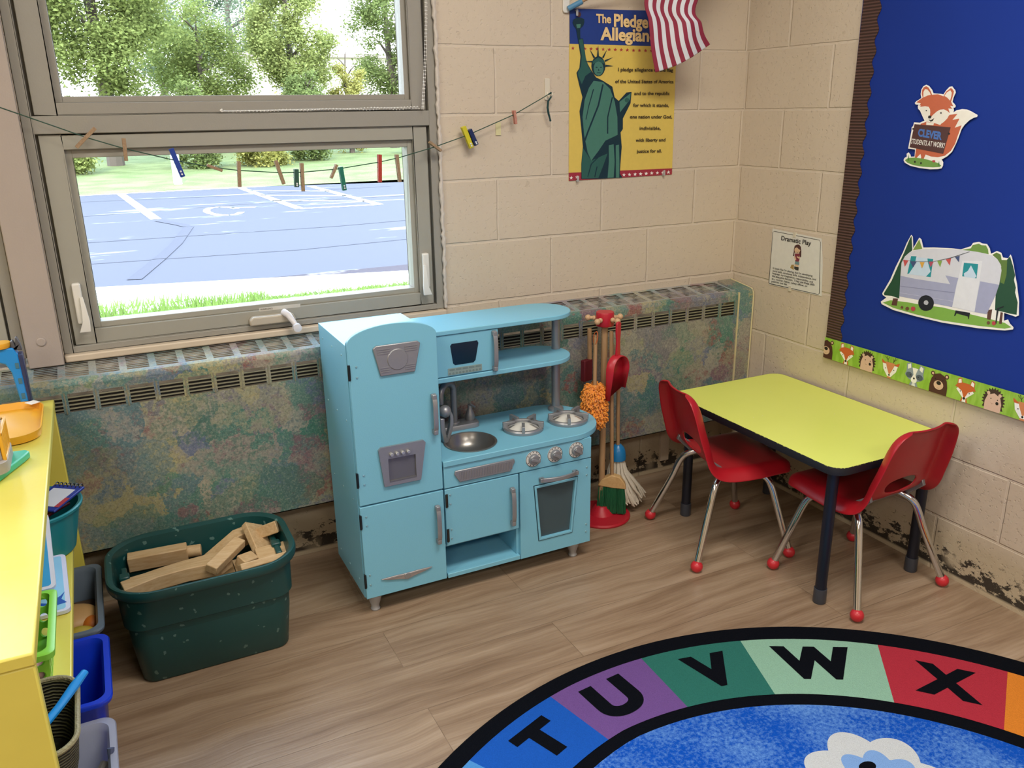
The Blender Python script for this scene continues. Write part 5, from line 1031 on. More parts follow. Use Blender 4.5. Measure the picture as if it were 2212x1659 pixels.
# second shelf
TEAL = mat('#11808c', .35, var=.04, name='teal_plastic'); tc = (-2.482, -.405)
b = MB(); b.lathe([(.0001, .4005), (.084, .4005), (.088, .404), (.112, .512), (.119, .514), (.120, .520), (.117, .5225), (.110, .520), (.085, .408), (.0001, .406)], (*tc, 0), 48); tag(b.build('plastic_tub', TEAL, loc=(*tc, .4005)), 'round teal plastic tub with sketch boards on the yellow shelf', 'tub')
def sketch(label, c, rz, tilt, col):
    M = Matrix.Translation(c) @ Matrix.Rotation(math.radians(rz), 4, 'Z') @ Matrix.Rotation(math.radians(tilt), 4, 'X'); root = thing('sketch_pad', label, 'toy', c, 'sketch pads in the teal tub'); ORG[root.name] = Vector(c)
    b = MB(); b.box(-.042, .042, -.055, .055, -.003, .003, M); b.build('cover', mat(col, .4, name='pad_cover'), root, bevel=.002)
    b = MB(); b.box(-.030, .030, -.040, .036, .0031, .0042, M); b.build('page', mat('#c9cad3', .6, name='pad_page'), root, smooth=0)
    b = MB(); b.box(-.042, -.030, -.04, .0, .0031, .0039, M); b.box(.030, .042, -.04, .0, .0031, .0039, M); b.build('red_border', mat('#a83440', .5, name='pad_red'), root, smooth=0)
    b = MB()
    for i in range(7):
        cc = Vector((-.034+i*.0113, .053, .002)); b.tube([M @ (cc+Vector((0, .006*math.cos(t), .007*math.sin(t)))) for t in [2*PI*k/12 for k in range(13)]], .0014, 6)
    b.build('spiral', mat('#55565c', .3, .9, name='spiral_wire'), root)
sketch('blue and red spiral sketch pad uppermost in the teal tub', (-2.420, -.420, .538), -38, 7, '#26368e')
sketch('maroon spiral pad beneath the blue one in the teal tub', (-2.455, -.420, .512), -30, -6, '#6f1f2c')
def puzzle(label, c, tilt, rz, face, border, shapes):
    M = Matrix.Translation(c) @ Matrix.Rotation(math.radians(rz), 4, 'Z') @ Matrix.Rotation(math.radians(tilt), 4, 'X'); r = thing('puzzle_board', label, 'puzzle', c, 'wooden puzzles on the yellow shelf'); ORG[r.name] = Vector(c)
    b = MB(); b.loft([[tuple(M @ Vector((x, y, z))) for x, y in rrect(-.13, .10, .13, .10, .012, 5)] for z in (0, .009)]); b.build('board', mat(border, .4, name='puzzle_white'), r)
    b = MB(); b.loft([[tuple(M @ Vector((x, y, z))) for x, y in rrect(-.134, .10, .125, .093, .006, 4)] for z in (.0088, .0096)]); b.build('picture', mat(face, .4, var=.08, vs=20, name='puzzle_picture_blue'), r)
    b = MB(); ms = []
    for k, (col, poly) in enumerate(shapes): ms.append(mat(col, .5, name='puzzle_ink')); b.add([tuple(M @ Vector((x+.012, y, .0099+k*.0002))) for x, y in poly], [list(range(len(poly)))], k)
    b.build('printed_shapes', ms, r, smooth=0, keep=True)
star_ = lambda x, y, r: [(x+(r if k % 2 else r*.8)*math.cos(PI*k/9), y+(r if k % 2 else r*.8)*math.sin(PI*k/9)) for k in range(18)]
puzzle('pale blue puzzle board with a dark blue fish, lower of the two', (-2.404, -.742, .402), 11, 2, '#8cc4e4', '#cfd3ea', [('#1d52ae', [(-.075, .045), (-.055, .035), (-.03, .05), (-.02, .062), (-.028, .040), (-.018, .025), (-.04, .022), (-.06, .018), (-.08, .025)])])
puzzle('bright blue puzzle board with yellow suns leaning on the teal tub', (-2.428, -.684, .434), 31, 1, '#3a9fdc', '#d6dcf0', [('#e6c244', star_(-.062, .032, .026)), ('#d99a34', star_(-.072, .034, .013)), ('#e0b83c', star_(-.066, .098, .020)), ('#d8dde0', [(-.07, .12), (-.05, .118), (-.045, .145), (-.055, .165), (-.075, .16)]), ('#b8484f', [(-.075, .178), (-.04, .176), (-.035, .182), (-.075, .184)])])
# lime basket with round holes
lb = thing('lime_basket', 'lime green perforated plastic basket on the yellow shelf', 'basket', (-2.50, -.92, .4005))
LIM = NT('lime_perforated_plastic'); P = LIM.pos(); LIM.set(Base_Color=LIM.mix(LIM.noise(P, 5, 2), '#7cc83a', '#8ad24a'), Roughness=.35)
def basket(parent, m, cx, cy, hx, hy, z0, z1, taper=.010, holes=True, th=.003):
    b = MB(); N = 9
    for side in range(4):
        L = hx if side % 2 == 0 else hy
        def pt(u, z, inn):
            t = (z-z0)/(z1-z0); ax, ay = hx-taper*(1-t)-inn, hy-taper*(1-t)-inn
            return [(cx+u*ax, cy-ay, z), (cx+ax, cy+u*ay, z), (cx-u*ax, cy+ay, z), (cx-ax, cy-u*ay, z)][side]
        cols = int(L*2/.028); rows = max(2, int((z1-z0)/.028))
        for i in range(cols):
            for j in range(rows):
                ua, ub = -1+2*i/cols, -1+2*(i+1)/cols; za, zb = z0+(z1-z0)*j/rows, z0+(z1-z0)*(j+1)/rows
                um, zm = (ua+ub)/2, (za+zb)/2; n = 16
                sq = []
                for k in range(n):
                    a = 2*PI*k/n+PI/4; c, s = math.cos(a), math.sin(a); q = max(abs(c), abs(s)); sq.append((um+(ub-ua)/2*c/q, zm+(zb-za)/2*s/q))
                ho = [(um+(ub-ua)*.30*math.cos(2*PI*k/n+PI/4), zm+(zb-za)*.30*math.sin(2*PI*k/n+PI/4)) for k in range(n)]
                o = len(b.v)
                for inn in (0, th): b.v += [pt(u, z, inn) for u, z in sq]+[pt(u, z, inn) for u, z in ho]
                for k in range(n):
                    k2 = (k+1) % n
                    for f in ((o+k, o+k2, o+n+k2, o+n+k), (o+3*n+k, o+3*n+k2, o+2*n+k2, o+2*n+k), (o+n+k, o+n+k2, o+3*n+k2, o+3*n+k)): b.f.append(list(f)); b.mi.append(0)
    b.box(cx-hx+taper, cx+hx-taper, cy-hy+taper, cy+hy-taper, z0, z0+.003)
    w = b.build('perforated_wall', m, parent, smooth=0)
    b = MB(); b.loft([[(x, y, z) for x, y in rrect(cx, cy, hx+d, hy+d, .015, 5)] for d, z in ((.0, z1-.010), (.009, z1-.010), (.010, z1+.002), (.007, z1+.004), (-.003, z1+.004), (-.003, z1-.010))], closed=True); b.build('rim', m, parent)
basket(lb, LIM.m, -2.505, -.925, .080, .112, .4005, .496)
b = MB(); b.ball((-2.46, -1.0, .445), .028, 10, (1, 1, .8)); b.ball((-2.50, -.93, .442), .032, 10, (1, 1.2, .8)); tag(b.build('pink_toy', mat('#cf9aa4', .5, name='soft_pink'), loc=(-2.48, -.97, .42)), 'pale pink toy lying inside the lime basket', 'toy')
# dark woven basket
WK = NT('dark_woven_straw'); P = WK.pos(); _wv = WK.n('TexWave', {'Vector': P, 'Scale': 55., 'Distortion': 3., 'Detail': 2.}).outputs[1] if False else WK.n('TexWave', {'Vector': P, 'Scale': 55., 'Distortion': 3., 'Detail': 2.}, bands_direction='Z').outputs['Fac']
WK.set(Base_Color=WK.ramp(WK.math('ADD', WK.math('MULTIPLY', _wv, .6), WK.math('MULTIPLY', WK.noise(P, 70, 3), .4)), ((.25, '#16170f'), (.55, '#3b3a24'), (.8, '#6d6a48'))), Roughness=.7); WK.bump(_wv, .004)
wk = thing('woven_basket', 'dark woven basket with a pale whipped rim near the front of the shelf', 'basket', (-2.47, -1.245, .4005))
b = MB(); b.loft([[(x, y, z) for x, y in rrect(-2.465, -1.240, hx, hy, .045, 6)] for hx, hy, z in ((.070, .085, .4005), (.082, .098, .45), (.090, .106, .502), (.084, .100, .502), (.076, .092, .45), (.066, .080, .406))]); b.build('basket_wall', WK.m, wk)
b = MB(); path = rrect(-2.465, -1.240, .088, .104, .045, 10); ring = []
RO = [Vector((x, y, .504)) for x, y in path]; b.tube(RO+[RO[0]], .0045, 8)
b.build('rim', mat('#8d8767', .6, var=.4, vs=260, bump=.003, bs=200, name='pale_whipped_straw'), wk)
b = MB(); b.tube([(-2.362, -1.180, .528), (-2.378, -1.205, .524), (-2.40, -1.24, .517), (-2.425, -1.275, .511), (-2.44, -1.295, .508)], [.0055, .007, .006, .006, .010], 10, sx=1.2); b.ball((-2.452, -1.313, .503), .022, 10, (1, 1, .35)); tag(b.build('toy_spoon', BLU, loc=(-2.41, -1.25, .508)), 'blue plastic toy spoon lying across the woven basket', 'spoon')
b = MB(); b.ball((-2.455, -1.272, .462), .028, 10); tag(b.build('green_toy', mat('#1e7d5c', .4, name='toy_green'), loc=(-2.455, -1.272, .435)), 'round green toy inside the woven basket under the blue spoon', 'toy')
# bins on the bottom shelf
def bin_(name, label, m, cx, cy, hx, hy, z0, z1, lip=.010):
    b = MB(); T = .010
    lv = [(-.02, z0), (-.016, z0+.004), (-.004, z1-.018), (.0, z1-.014), (lip, z1-.012), (lip+.002, z1-.004), (lip, z1), (-.002, z1), (-.008, z1-.012), (-.020, z0+.008)]
    b.loft([[(x, y, z) for x, y in rrect(cx, cy, hx+d-lip, hy+d-lip, .028, 6)] for d, z in lv]); return tag(b.build(name, m, loc=(cx, cy, z0), smooth=45), label, 'bin', 'plastic bins on the bottom shelf')
bin_('plastic_bin', 'grey plastic bin of toy food at the far end of the bottom shelf', mat('#5d6a78', .4, var=.04, name='slate_grey_plastic'), -2.47, -.398, .110, .176, .0685, .245)
bin_('plastic_bin', 'deep blue plastic bin in the middle of the bottom shelf', mat('#0b35c8', .35, var=.05, name='royal_blue_plastic'), -2.47, -.728, .118, .137, .0685, .245)
CLR = NT('frosted_clear_plastic'); _a = CLR.n('BsdfTransparent', ((.86, .88, .95, 1),)); _p = CLR.p; CLR.set(Base_Color=(*lin('#b9bfd6'), 1), Roughness=.3); CLR.t.links.new(CLR.n('MixShader', (.55, _a.outputs[0], _p.outputs[0])).outputs[0], CLR.out.inputs[0])
bin_('plastic_bin', 'frosted clear plastic bin nearest us on the bottom shelf', CLR.m, -2.46, -.993, .108, .118, .0685, .215)
def lump(name, label, cat, c, r, sc, col, group=None, rough=.5, **kw):
    b = MB(); b.ball(c, r, 12, sc); return tag(b.build(name, mat(col, rough, var=.1, name=name+'_skin'), loc=(c[0], c[1], c[2]-r*sc[2])), label, cat, group)
GF = 'toy food in the grey bin'
lump('toy_bread', 'large tan oval toy bread in the grey bin', 'toy food', (-2.435, -.40, .192), .062, (1., .9, .45), '#b08a58', GF)
lump('toy_pear', 'yellow-green toy pear at the front of the grey bin', 'toy food', (-2.420, -.505, .196), .034, (1.2, .9, .8), '#a8922c', GF)
lump('toy_tomato', 'red toy tomato between the bread and the pear', 'toy food', (-2.462, -.470, .195), .025, (1, 1, .9), '#b03228', GF)
lump('toy_orange', 'orange toy fruit in the near corner of the grey bin', 'toy food', (-2.392, -.440, .186), .026, (1, 1, .9), '#b5651d', GF)
b = MB(); b.box(-2.55, -2.38, -.53, -.25, .078, .165); tag(b.build('toy_food_pile', mat('#4d3a2a', .7, var=.3, vs=30, name='brown_toy_pile'), loc=(-2.47, -.38, .078), bevel=.02), 'lower layer of mixed toy food at the bottom of the grey bin', 'toys', kind='stuff')  # dark brown filler under the toy food
pc = (-2.428, -.772); b = MB(); b.lathe([(.0001, .085), (.030, .085), (.040, .105), (.043, .13), (.040, .155), (.034, .166), (.031, .166), (.036, .152), (.039, .13), (.034, .10), (.0001, .092)], (*pc, 0), 28); tag(b.build('toy_pot', mat('#6b3f66', .4, var=.08, name='plum_plastic'), loc=(*pc, .085)), 'plum purple toy pot inside the deep blue bin', 'toy')
b = MB(); b.tube([(-2.372, -1.03, .13), (-2.366, -1.005, .19), (-2.362, -.99, .222)], [.004, .004, .007], 8); tag(b.build('paint_brush', mat('#4c5470', .5, name='slate_handle'), loc=(-2.37, -1.03, .10)), 'slate handled brush leaning in the clear bin', 'brush')
b = MB(); b.ball((-2.42, -.985, .125), .022, 8, (1.2, 1, .6)); b.tube([(-2.42, -.985, .13), (-2.39, -.955, .145), (-2.38, -.94, .15)], [.007, .009, .012], 8); b.box(-2.45, -2.385, -1.05, -.99, .085, .115); tag(b.build('toy_utensils', mat('#77706a', .5, var=.2, vs=30, name='utensil_grey'), loc=(-2.42, -.985, .085)), 'grey toy utensils lying in the clear bin', 'toys')
b = MB(); b.box(-2.425, -2.385, -1.098, -1.03, .15, .205); tag(b.build('green_box', mat('#2ba355', .4, name='green_plastic'), loc=(-2.405, -1.064, .15), bevel=.004), 'small green plastic box at the near end of the clear bin', 'box')

# ------------------------------------------------------------------ clothesline with pegs
LY = -.03
GRN = mat('#2b4a3d', .8, name='green_yarn')
cl = thing('clothesline', 'dark green yarn clothesline strung across the window to a white hook', 'clothesline', (-1.6, LY, 1.25))
pts = [(-2.56, 1.49), (-2.402, 1.439), (-2.216, 1.361), (-2.137, 1.333), (-2.009, 1.296), (-1.914, 1.274), (-1.846, 1.263), (-1.724, 1.251), (-1.671, 1.250), (-1.56, 1.255), (-1.43, 1.270), (-1.37, 1.280), (-1.247, 1.309), (-1.133, 1.342), (-.972, 1.400), (-.853, 1.457), (-.845, 1.461)]
b = MB(); b.tube([(x, LY if x > -2.5 else LY-.01, z) for x, z in pts], .0014, 6); b.build('line', GRN, cl)
b = MB(); b.tube([(-.845, LY, 1.461), (-.838, -.036, 1.466), (-.832, -.03, 1.462), (-.838, -.034, 1.452), (-.846, -.03, 1.440), (-.847, -.028, 1.420), (-.842, -.026, 1.400), (-.836, -.024, 1.385), (-.833, -.022, 1.378)], [.0022, .003, .003, .0025, .003, .0036, .0034, .0028, .0034], 8); b.build('knotted_tail', mat('#12393a', .8, name='dark_green_yarn'), cl)
hk = thing('adhesive_hook', 'small white adhesive hook holding the end of the green line', 'hook', (-.835, -.001, 1.47))
b = MB(); b.prism(rrect(-.8345, 1.478, .0095, .034, .004, 4), 'y', -.005, -.0005); b.build('base_plate', mat('#d5cdbb', .4, name='hook_ivory'), hk, bevel=.001)
b = MB(); b.tube([(-.8345, -.004, 1.468), (-.8345, -.012, 1.455), (-.8345, -.030, 1.452), (-.8345, -.036, 1.459), (-.8345, -.036, 1.466)], .003, 8); b.build('hook_arm', mat('#d5cdbb', .4, name='hook_ivory'), hk)
def pin(name, label, q, m, w=.0095, plastic=False, yoff=0.):
    (xa, za, xb, zb) = q; d = Vector((xb-xa, 0, zb-za)); L = d.length; d.normalize(); s = Vector((-d.z, 0, d.x)); c = Vector(((xa+xb)/2, LY+yoff, (za+zb)/2))
    M = Matrix(((s.x, 0, d.x, c.x), (0, 1, 0, c.y), (s.z, 0, d.z, c.z), (0, 0, 0, 1)))
    r = thing(name, label, 'clothespin', tuple(c), 'clothespins on the green line'); ORG[r.name] = c
    for sg in (-1, 1):
        b = MB(); b.prism([(sg*.0015, -L/2), (sg*.0085, -L/2), (sg*.0072, L*.05), (sg*.0062, L/2), (sg*.0016, L/2), (sg*.0022, L*.2), (sg*.0016, L*.0)], 'x', -w/2, w/2, M)
        b.build('jaw', m, r, bevel=.0008)
        if plastic and sg < 0:
            b = MB()
            for dz in (L*.40, L*.30): b.lathe([(.0001, -.0092), (w*.2, -.0092), (w*.2, -.006)], (0, 0, 0), 10, 'y', M=M @ Matrix.Translation((0, 0, dz)))
            b.build('hole_rim', mat('#d8dadd', .4, name='pin_hole_pale'), r)
    b = MB(); b.tube([M @ Vector((x, .004*math.cos(t*2.1)*1.4, -L*.02+.003*math.sin(t*2.1))) for t, x in ((k, -w/2-.001+(w+.002)*k/9) for k in range(10))], .0009, 5); b.build('spring', mat('#a9a9ac', .3, .9, name='spring_wire'), r)
PB, PN, PG, PT, PY = (mat(c, .35, name='pin_plastic') for c in ('#1f3f96', '#1e2c58', '#2f5548', '#1d6f5c', '#c9bf2c'))
PR = wood_mat('#a3342a', '#b8443a', 'red_stained_pin', (60., 60., 60.))
for a in (
 ('wooden_clothespin', 'tilted wooden clothespin at the far left of the green line', (-2.195, 1.386, -2.247, 1.338), PINWOOD),
 ('wooden_clothespin', 'short upright wooden clothespin, second from the left on the line', (-2.131, 1.358, -2.133, 1.300), PINWOOD),
 ('plastic_clothespin', 'royal blue plastic clothespin at the upper left of the lower pane', (-2.017, 1.328, -1.996, 1.252), PB, .013, True),
 ('wooden_clothespin', 'wooden clothespin lying almost flat, right of the royal blue one', (-1.929, 1.281, -1.890, 1.264), PINWOOD, .008),
 ('wooden_clothespin', 'upright wooden clothespin alone over the first grass, middle of the line', (-1.843, 1.288, -1.848, 1.217), PINWOOD),
 ('wooden_clothespin', 'slightly tilted wooden clothespin left of the grey-green plastic one', (-1.740, 1.286, -1.723, 1.219), PINWOOD),
 ('plastic_clothespin', 'grey-green plastic clothespin touching a wooden one at the lowest dip', (-1.684, 1.260, -1.687, 1.209), PG, .013, True),
 ('wooden_clothespin', 'upright wooden clothespin directly beside the grey-green plastic one', (-1.6665, 1.276, -1.669, 1.196), PINWOOD),
 ('wooden_clothespin', 'small tilted wooden clothespin just left of the teal plastic one', (-1.563, 1.268, -1.583, 1.229), PINWOOD, .008),
 ('plastic_clothespin', 'teal-green plastic clothespin hanging over the parking lot lines', (-1.552, 1.261, -1.545, 1.192), PT, .012, True),
 ('wooden_clothespin', 'red stained clothespin near the right end of the lower pane', (-1.429, 1.292, -1.433, 1.210), PR, .011),
 ('wooden_clothespin', 'upright wooden clothespin right of the red one', (-1.375, 1.290, -1.369, 1.208), PINWOOD),
 ('wooden_clothespin', 'tilted wooden clothespin over the right edge of the window frame', (-1.266, 1.324, -1.228, 1.296), PINWOOD, .008),
 ('plastic_clothespin', 'yellow plastic clothespin on the line against the block wall', (-1.151, 1.367, -1.124, 1.302), PY, .014, True),
 ('plastic_clothespin', 'navy plastic clothespin next to the yellow one', (-1.130, 1.358, -1.107, 1.310), PN, .013, True),
 ('wooden_clothespin', 'small reddish clothespin on the line nearest the white hook', (-.972, 1.413, -.966, 1.371), wood_mat('#b07060', '#c49080', 'pink_stained_pin', (60., 60., 60.)), .008)): pin(*a)
b = MB(); b.box(-1.024, -1.006, -.003, -.0008, 1.337, 1.377); tag(b.build('tape_strip', mat('#cfc89a', .5, name='pale_yellow_tape'), loc=(-1.015, -.001, 1.36), smooth=0), 'pale yellow strip stuck to the wall below the line', 'tape')

# bead chain of the window blind
ch = thing('blind_chain', 'white bead chain hanging beside the upper pane and along its ledge', 'chain', (-1.27, -.012, 1.42))
b = MB(); R = random.Random(1); path = []
for s in (0, 1):
    path += [(-1.243-.007*s-.030*((1.9-z)/.48)**2, -.010-.006*s, z) for z in [1.9-.0105*k for k in range(46)]]
for k in range(56): path.append((-1.282-.0105*k, .004-.003*(k % 3)/3, 1.4225+.0012*math.sin(k*.7)))
for k in range(52): path.append((-1.290-.0105*k, -.003, 1.4275-.0001*k+.0012*math.sin(k*.5+1)))
for k in range(6): path.append((-1.868-.004*math.sin(k*PI/5), -.001, 1.4225+k*.001))
for p in path: b.ball(p, .0022, 4)
b.build('beads', mat('#e8e5e0', .35, name='bead_white'), ch)
b = MB(); v1 = [(-1.243-.030*((1.9-z)/.48)**2, -.010, z) for z in [1.9-.02*k for k in range(25)]]; b.tube(v1, .0007, 5); b.tube([(x-.007, y-.006, z) for x, y, z in v1], .0007, 5); b.tube([(-1.282, .003, 1.4225), (-1.87, .003, 1.4225)], .0007, 5); b.tube([(-1.285, -.003, 1.4275), (-1.87, -.002, 1.424)], .0007, 5); b.build('cord', mat('#e8e5e0', .35, name='bead_white'), ch)
b = MB()
for k in range(60):
    z = 1.57+k*.0075; b.ball((-2.432-.012*math.sin(k*.055)**2-(.003 if k % 2 else 0), -.036, z), .0022, 4)
tag(b.build('blind_chain', mat('#e8e5e0', .35, name='bead_white'), loc=(-2.43, -.036, 1.57)), 'white bead chain at the top left corner on the painted column', 'chain')

# ------------------------------------------------------------------ poster, flag, sign
po = thing('poster', 'yellow and blue pledge poster with a green robed statue', 'poster', (-.535, 0, 1.45))
b = MB(); mats = []; artwork(POSTER_ART, 'Y', .0025, b, mats, .00004)
q = dmm(POSTER_ART[0][1]); b.prism(q, 'y', -.0023, -.001); b.build('printed_sheet', mats, po, smooth=0, keep=True)
def texts(T, wall, d, parent):
    for s, q, c, bold in T:
        a = dmm(q); lettering(s, a[0], a[1], a[2], wall, d, c, parent, bold)
texts(POSTER_TEXT, 'Y', .0054, po)
CLIPM = NT('clear_clip'); CLIPM.set(Base_Color=(.9, .9, .88, 1), Roughness=.15, Transmission_Weight=.6)
for lab, x, z, s in (('clear clip at the upper left edge of the pledge poster', -.728, 1.712, 1), ('clear clip under the lower left corner of the pledge poster', -.719, 1.186, -1), ('clear clip under the lower right corner of the pledge poster', -.357, 1.190, -1)):
    b = MB(); b.prism(rrect(x, z, .004, .010, .003, 4), 'y', -.013, -.010); b.box(x-.003, x+.003, -.0125, -.0005, z+s*.004, z+s*.0095); tag(b.build('clear_clip', CLIPM.m, loc=(x, -.001, z), bevel=.0008), lab, 'clip', 'clear clips holding the poster')
fh = thing('flag_bracket', 'white adhesive bracket with blue collar holding the flag stick', 'bracket', (-.764, -.001, 1.75))
b = MB(); b.prism(rrect(-.7655, 1.762, .0125, .052, .010, 5), 'y', -.008, -.0005); b.build('base_plate', WHITE, fh, bevel=.002)
A0 = Vector((-.762, -.012, 1.722)); AD = Vector((.62, -.36, .34)).normalized()
b = MB(); b.tube([A0, A0+AD*.05], .0085, 14); b.build('collar', mat('#4f86ad', .4, name='collar_blue'), fh)
fl = thing('flag', 'small striped flag hanging from a wooden stick over the poster', 'flag', tuple(A0))
b = MB(); b.tube([A0+AD*.012, A0+AD*.74], .005, 12); b.ball(A0+AD*.745, .010, 10); b.build('stick', STICK, fl)
# cloth: 13 stripes run down from the stick; left and right bottom corners hang free
FRED = mat('#8f2740', .7, var=.06, vs=90, name='flag_red'); FWHT = mat('#d9dbe2', .7, var=.03, name='flag_white'); FBLU = mat('#23305f', .7, name='flag_blue')
L_ = [A0+AD*.30, Vector((-.545, -.11, 1.755)), Vector((-.521, -.115, 1.683)), Vector((-.507, -.115, 1.599)), Vector((-.486, -.115, 1.526))]
R_ = [A0+AD*.62, Vector((-.385, -.195, 1.755)), Vector((-.365, -.195, 1.674)), Vector((-.347, -.19, 1.640)), Vector((-.315, -.18, 1.612))]
L_[1] = Vector((-.539, -.115, 1.745)); R_[1] = Vector((-.386, -.195, 1.742))
def cr(P, t):
    n = len(P)-1; k = min(int(t*n), n-1); f = t*n-k; p0, p1, p2, p3 = P[max(k-1, 0)], P[k], P[k+1], P[min(k+2, n)]
    return .5*((2*p1)+(-p0+p2)*f+(2*p0-5*p1+4*p2-p3)*f*f+(-p0+3*p1-3*p2+p3)*f**3)
b = MB(); nu, nv = 52, 40
for j in range(nv+1):
    for i in range(nu+1):
        s, t = i/nu, j/nv; a, c = cr(L_, t), cr(R_, t); q = a*(1-s)+c*s; nrm = Vector((.45, .8, 0))
        q = q+Vector((-.45, -.8, 0))*(.010*math.sin(s*9+t*3)*min(1, t*2)+.018*math.sin(PI*s)*t); q.z -= .012*math.sin(PI*s)*t; b.v.append(tuple(q))
for j in range(nv):
    for i in range(nu):
        o = j*(nu+1)+i; b.f.append([o, o+1, o+nu+2, o+nu+1]); st_ = int(i/nu*13); b.mi.append(2 if (j < 6 and i < 28) else (0 if st_ % 2 == 0 else 1))
b.build('cloth', [FRED, FWHT, FBLU], fl, smooth=80, keep=True, solid=.0006)
ps = thing('play_sign', 'white laminated dramatic play sign with a cartoon girl', 'sign', (0, -.32, .88))
b = MB(); mats = []; artwork(PLAYSIGN_ART, 'X', .0022, b, mats, .00004)
q = dmm(PLAYSIGN_ART[0][1]); b.prism([(-u, v) for u, v in q], 'x', -.002, -.0008); b.build('printed_sheet', mats, ps, smooth=0, keep=True)
texts(PLAYSIGN_TEXT, 'X', .0031, ps)
for lab, y, z in (('strip of clear tape above the dramatic play sign', -.318, .978), ('strip of clear tape below the dramatic play sign', -.318, .783)):
    b = MB(); b.box(-.0046, -.0008, y-.006, y+.006, z-.010, z+.008); tag(b.build('clear_tape', mat('#cfc8b6', .2, name='tape_film'), loc=(-.001, y, z), smooth=0), lab, 'tape', 'tape on the play sign')

# ------------------------------------------------------------------ bulletin board
bb = thing('bulletin_board', 'large bulletin board covered in royal blue paper', 'bulletin board', (0, -1.5, 1.5))
BLP = mat('#12318a', .75, spec=.25, var=.06, vs=3, bump=.0006, bs=14, name='royal_blue_paper')
b = MB(); b.box(-.012, -.0005, -2.95, -.524, .578, 2.30); b.build('backing', BLP, bb, smooth=0)
BR = NT('corrugated_brown_border'); P = BR.pos(); _w2 = BR.n('TexWave', {'Vector': P, 'Scale': 34.}, bands_direction='Z').outputs['Fac']; BR.set(Base_Color=BR.mix(_w2, '#33201c', '#5b3f38'), Roughness=.65); BR.bump(_w2, .002)
def border_y(z): return .519+.0090*(z-.646)
b = MB(); zz = [.6465+.004*k for k in range(410)]
b.add([(-.0128, -border_y(z), z) for z in zz]+[(-.0128, -(border_y(z)+.0635+.0055*math.sin((z-.646)*2*PI/.0605)+.0008*(z-.6)), z) for z in zz]+[(-.0150, -border_y(z), z) for z in zz]+[(-.0150, -(border_y(z)+.0635+.0055*math.sin((z-.646)*2*PI/.0605)+.0008*(z-.6)), z) for z in zz],
      [f for k in range(409) for f in ((k, k+1, 410+k+1, 410+k), (820+k, 1230+k, 1230+k+1, 820+k+1), (410+k, 410+k+1, 1230+k+1, 1230+k), (k, 820+k, 820+k+1, k+1))])
b.build('scalloped_border', BR.m, bb, smooth=0)
# printed animal border strip
GRS = NT('printed_grass_green'); P = GRS.pos(); GRS.set(Base_Color=GRS.mix(GRS.fade(GRS.noise(GRS.scaled(P, (1., 1., .25)), 60, 2), .4, .6), '#86b436', '#9bc54c'), Roughness=.5)
b = MB(); mats = [GRS.m]; z0_, z1_ = .5755, .6475
b.prism([(.517, z0_), (2.95, z0_), (2.95, z1_), (.517, z1_)][:0] or [(-.517, z0_), (-2.95, z0_), (-2.95, z1_), (-.517, z1_)], 'x', -.0162, -.0152)
def mi_(c):
    m_ = mat(c, .5, var=.04, vs=60)
    if m_ not in mats: mats.append(m_)
    return mats.index(m_)
lay = [0]
def shape(cx, c, poly, H=.072, clip=None):
    lay[0] += 1; d = .0164+.00008*(lay[0] % 24); zc = z0_
    vs = [(cx+x*H, zc+max(0., min(1., y))*H) for x, y in poly]
    if clip: vs = [(max(clip, u), v) for u, v in vs]
    b.add([(-d, -u, v) for u, v in vs], [list(range(len(vs)))], mi_(c))
def ell(x, y, rx, ry=None, n=16): ry = ry or rx; return [(x+rx*math.cos(2*PI*k/n), y+ry*math.sin(2*PI*k/n)) for k in range(n)]
def bear(c, clip=None):
    lay[0] = 0
    for s in (-1, 1): shape(c, '#4a2720', ell(s*.33, .82, .10), clip=clip); shape(c, '#d9b79a', ell(s*.33, .82, .055), clip=clip)
    shape(c, '#4a2720', [(-.42, 0), (-.42, .35), (-.36, .62), (-.22, .82), (0, .9), (.22, .82), (.36, .62), (.42, .35), (.42, 0)], clip=clip)
    shape(c, '#d9b79a', ell(0, .38, .23, .2), clip=clip); shape(c, '#17110f', ell(0, .47, .11, .085), clip=clip)
    for s in (-1, 1): shape(c, '#17110f', ell(s*.18, .62, .03, n=8), clip=clip)
    shape(c, '#7b5a48', [(-.08, .28), (0, .25), (.08, .28), (.0, .235)], clip=clip)
def foxh(c):
    lay[0] = 0
    shape(c, '#c8622f', [(-.16, 0), (.16, 0), (.10, .2), (-.10, .2)]); shape(c, '#f0efe9', [(-.09, 0), (.09, 0), (.06, .2), (-.06, .2)])
    for s in (-1, 1): shape(c, '#c8622f', [(s*.16, .72), (s*.22, .98), (s*.38, .92), (s*.38, .62)]); shape(c, '#f0efe9', [(s*.19, .72), (s*.24, .94), (s*.35, .88), (s*.34, .66)])
    shape(c, '#f0efe9', [(-.40, .48), (0, .1), (.40, .48), (.2, .66), (-.2, .66)])
    shape(c, '#c8622f', [(-.46, .58), (-.36, .72), (-.15, .80), (.15, .80), (.36, .72), (.46, .58), (.34, .55), (.14, .44), (.03, .2), (-.03, .2), (-.14, .44), (-.34, .55)])
    shape(c, '#17110f', ell(0, .16, .055))
    for s in (-1, 1): shape(c, '#17110f', ell(s*.2, .42, .025, n=8))
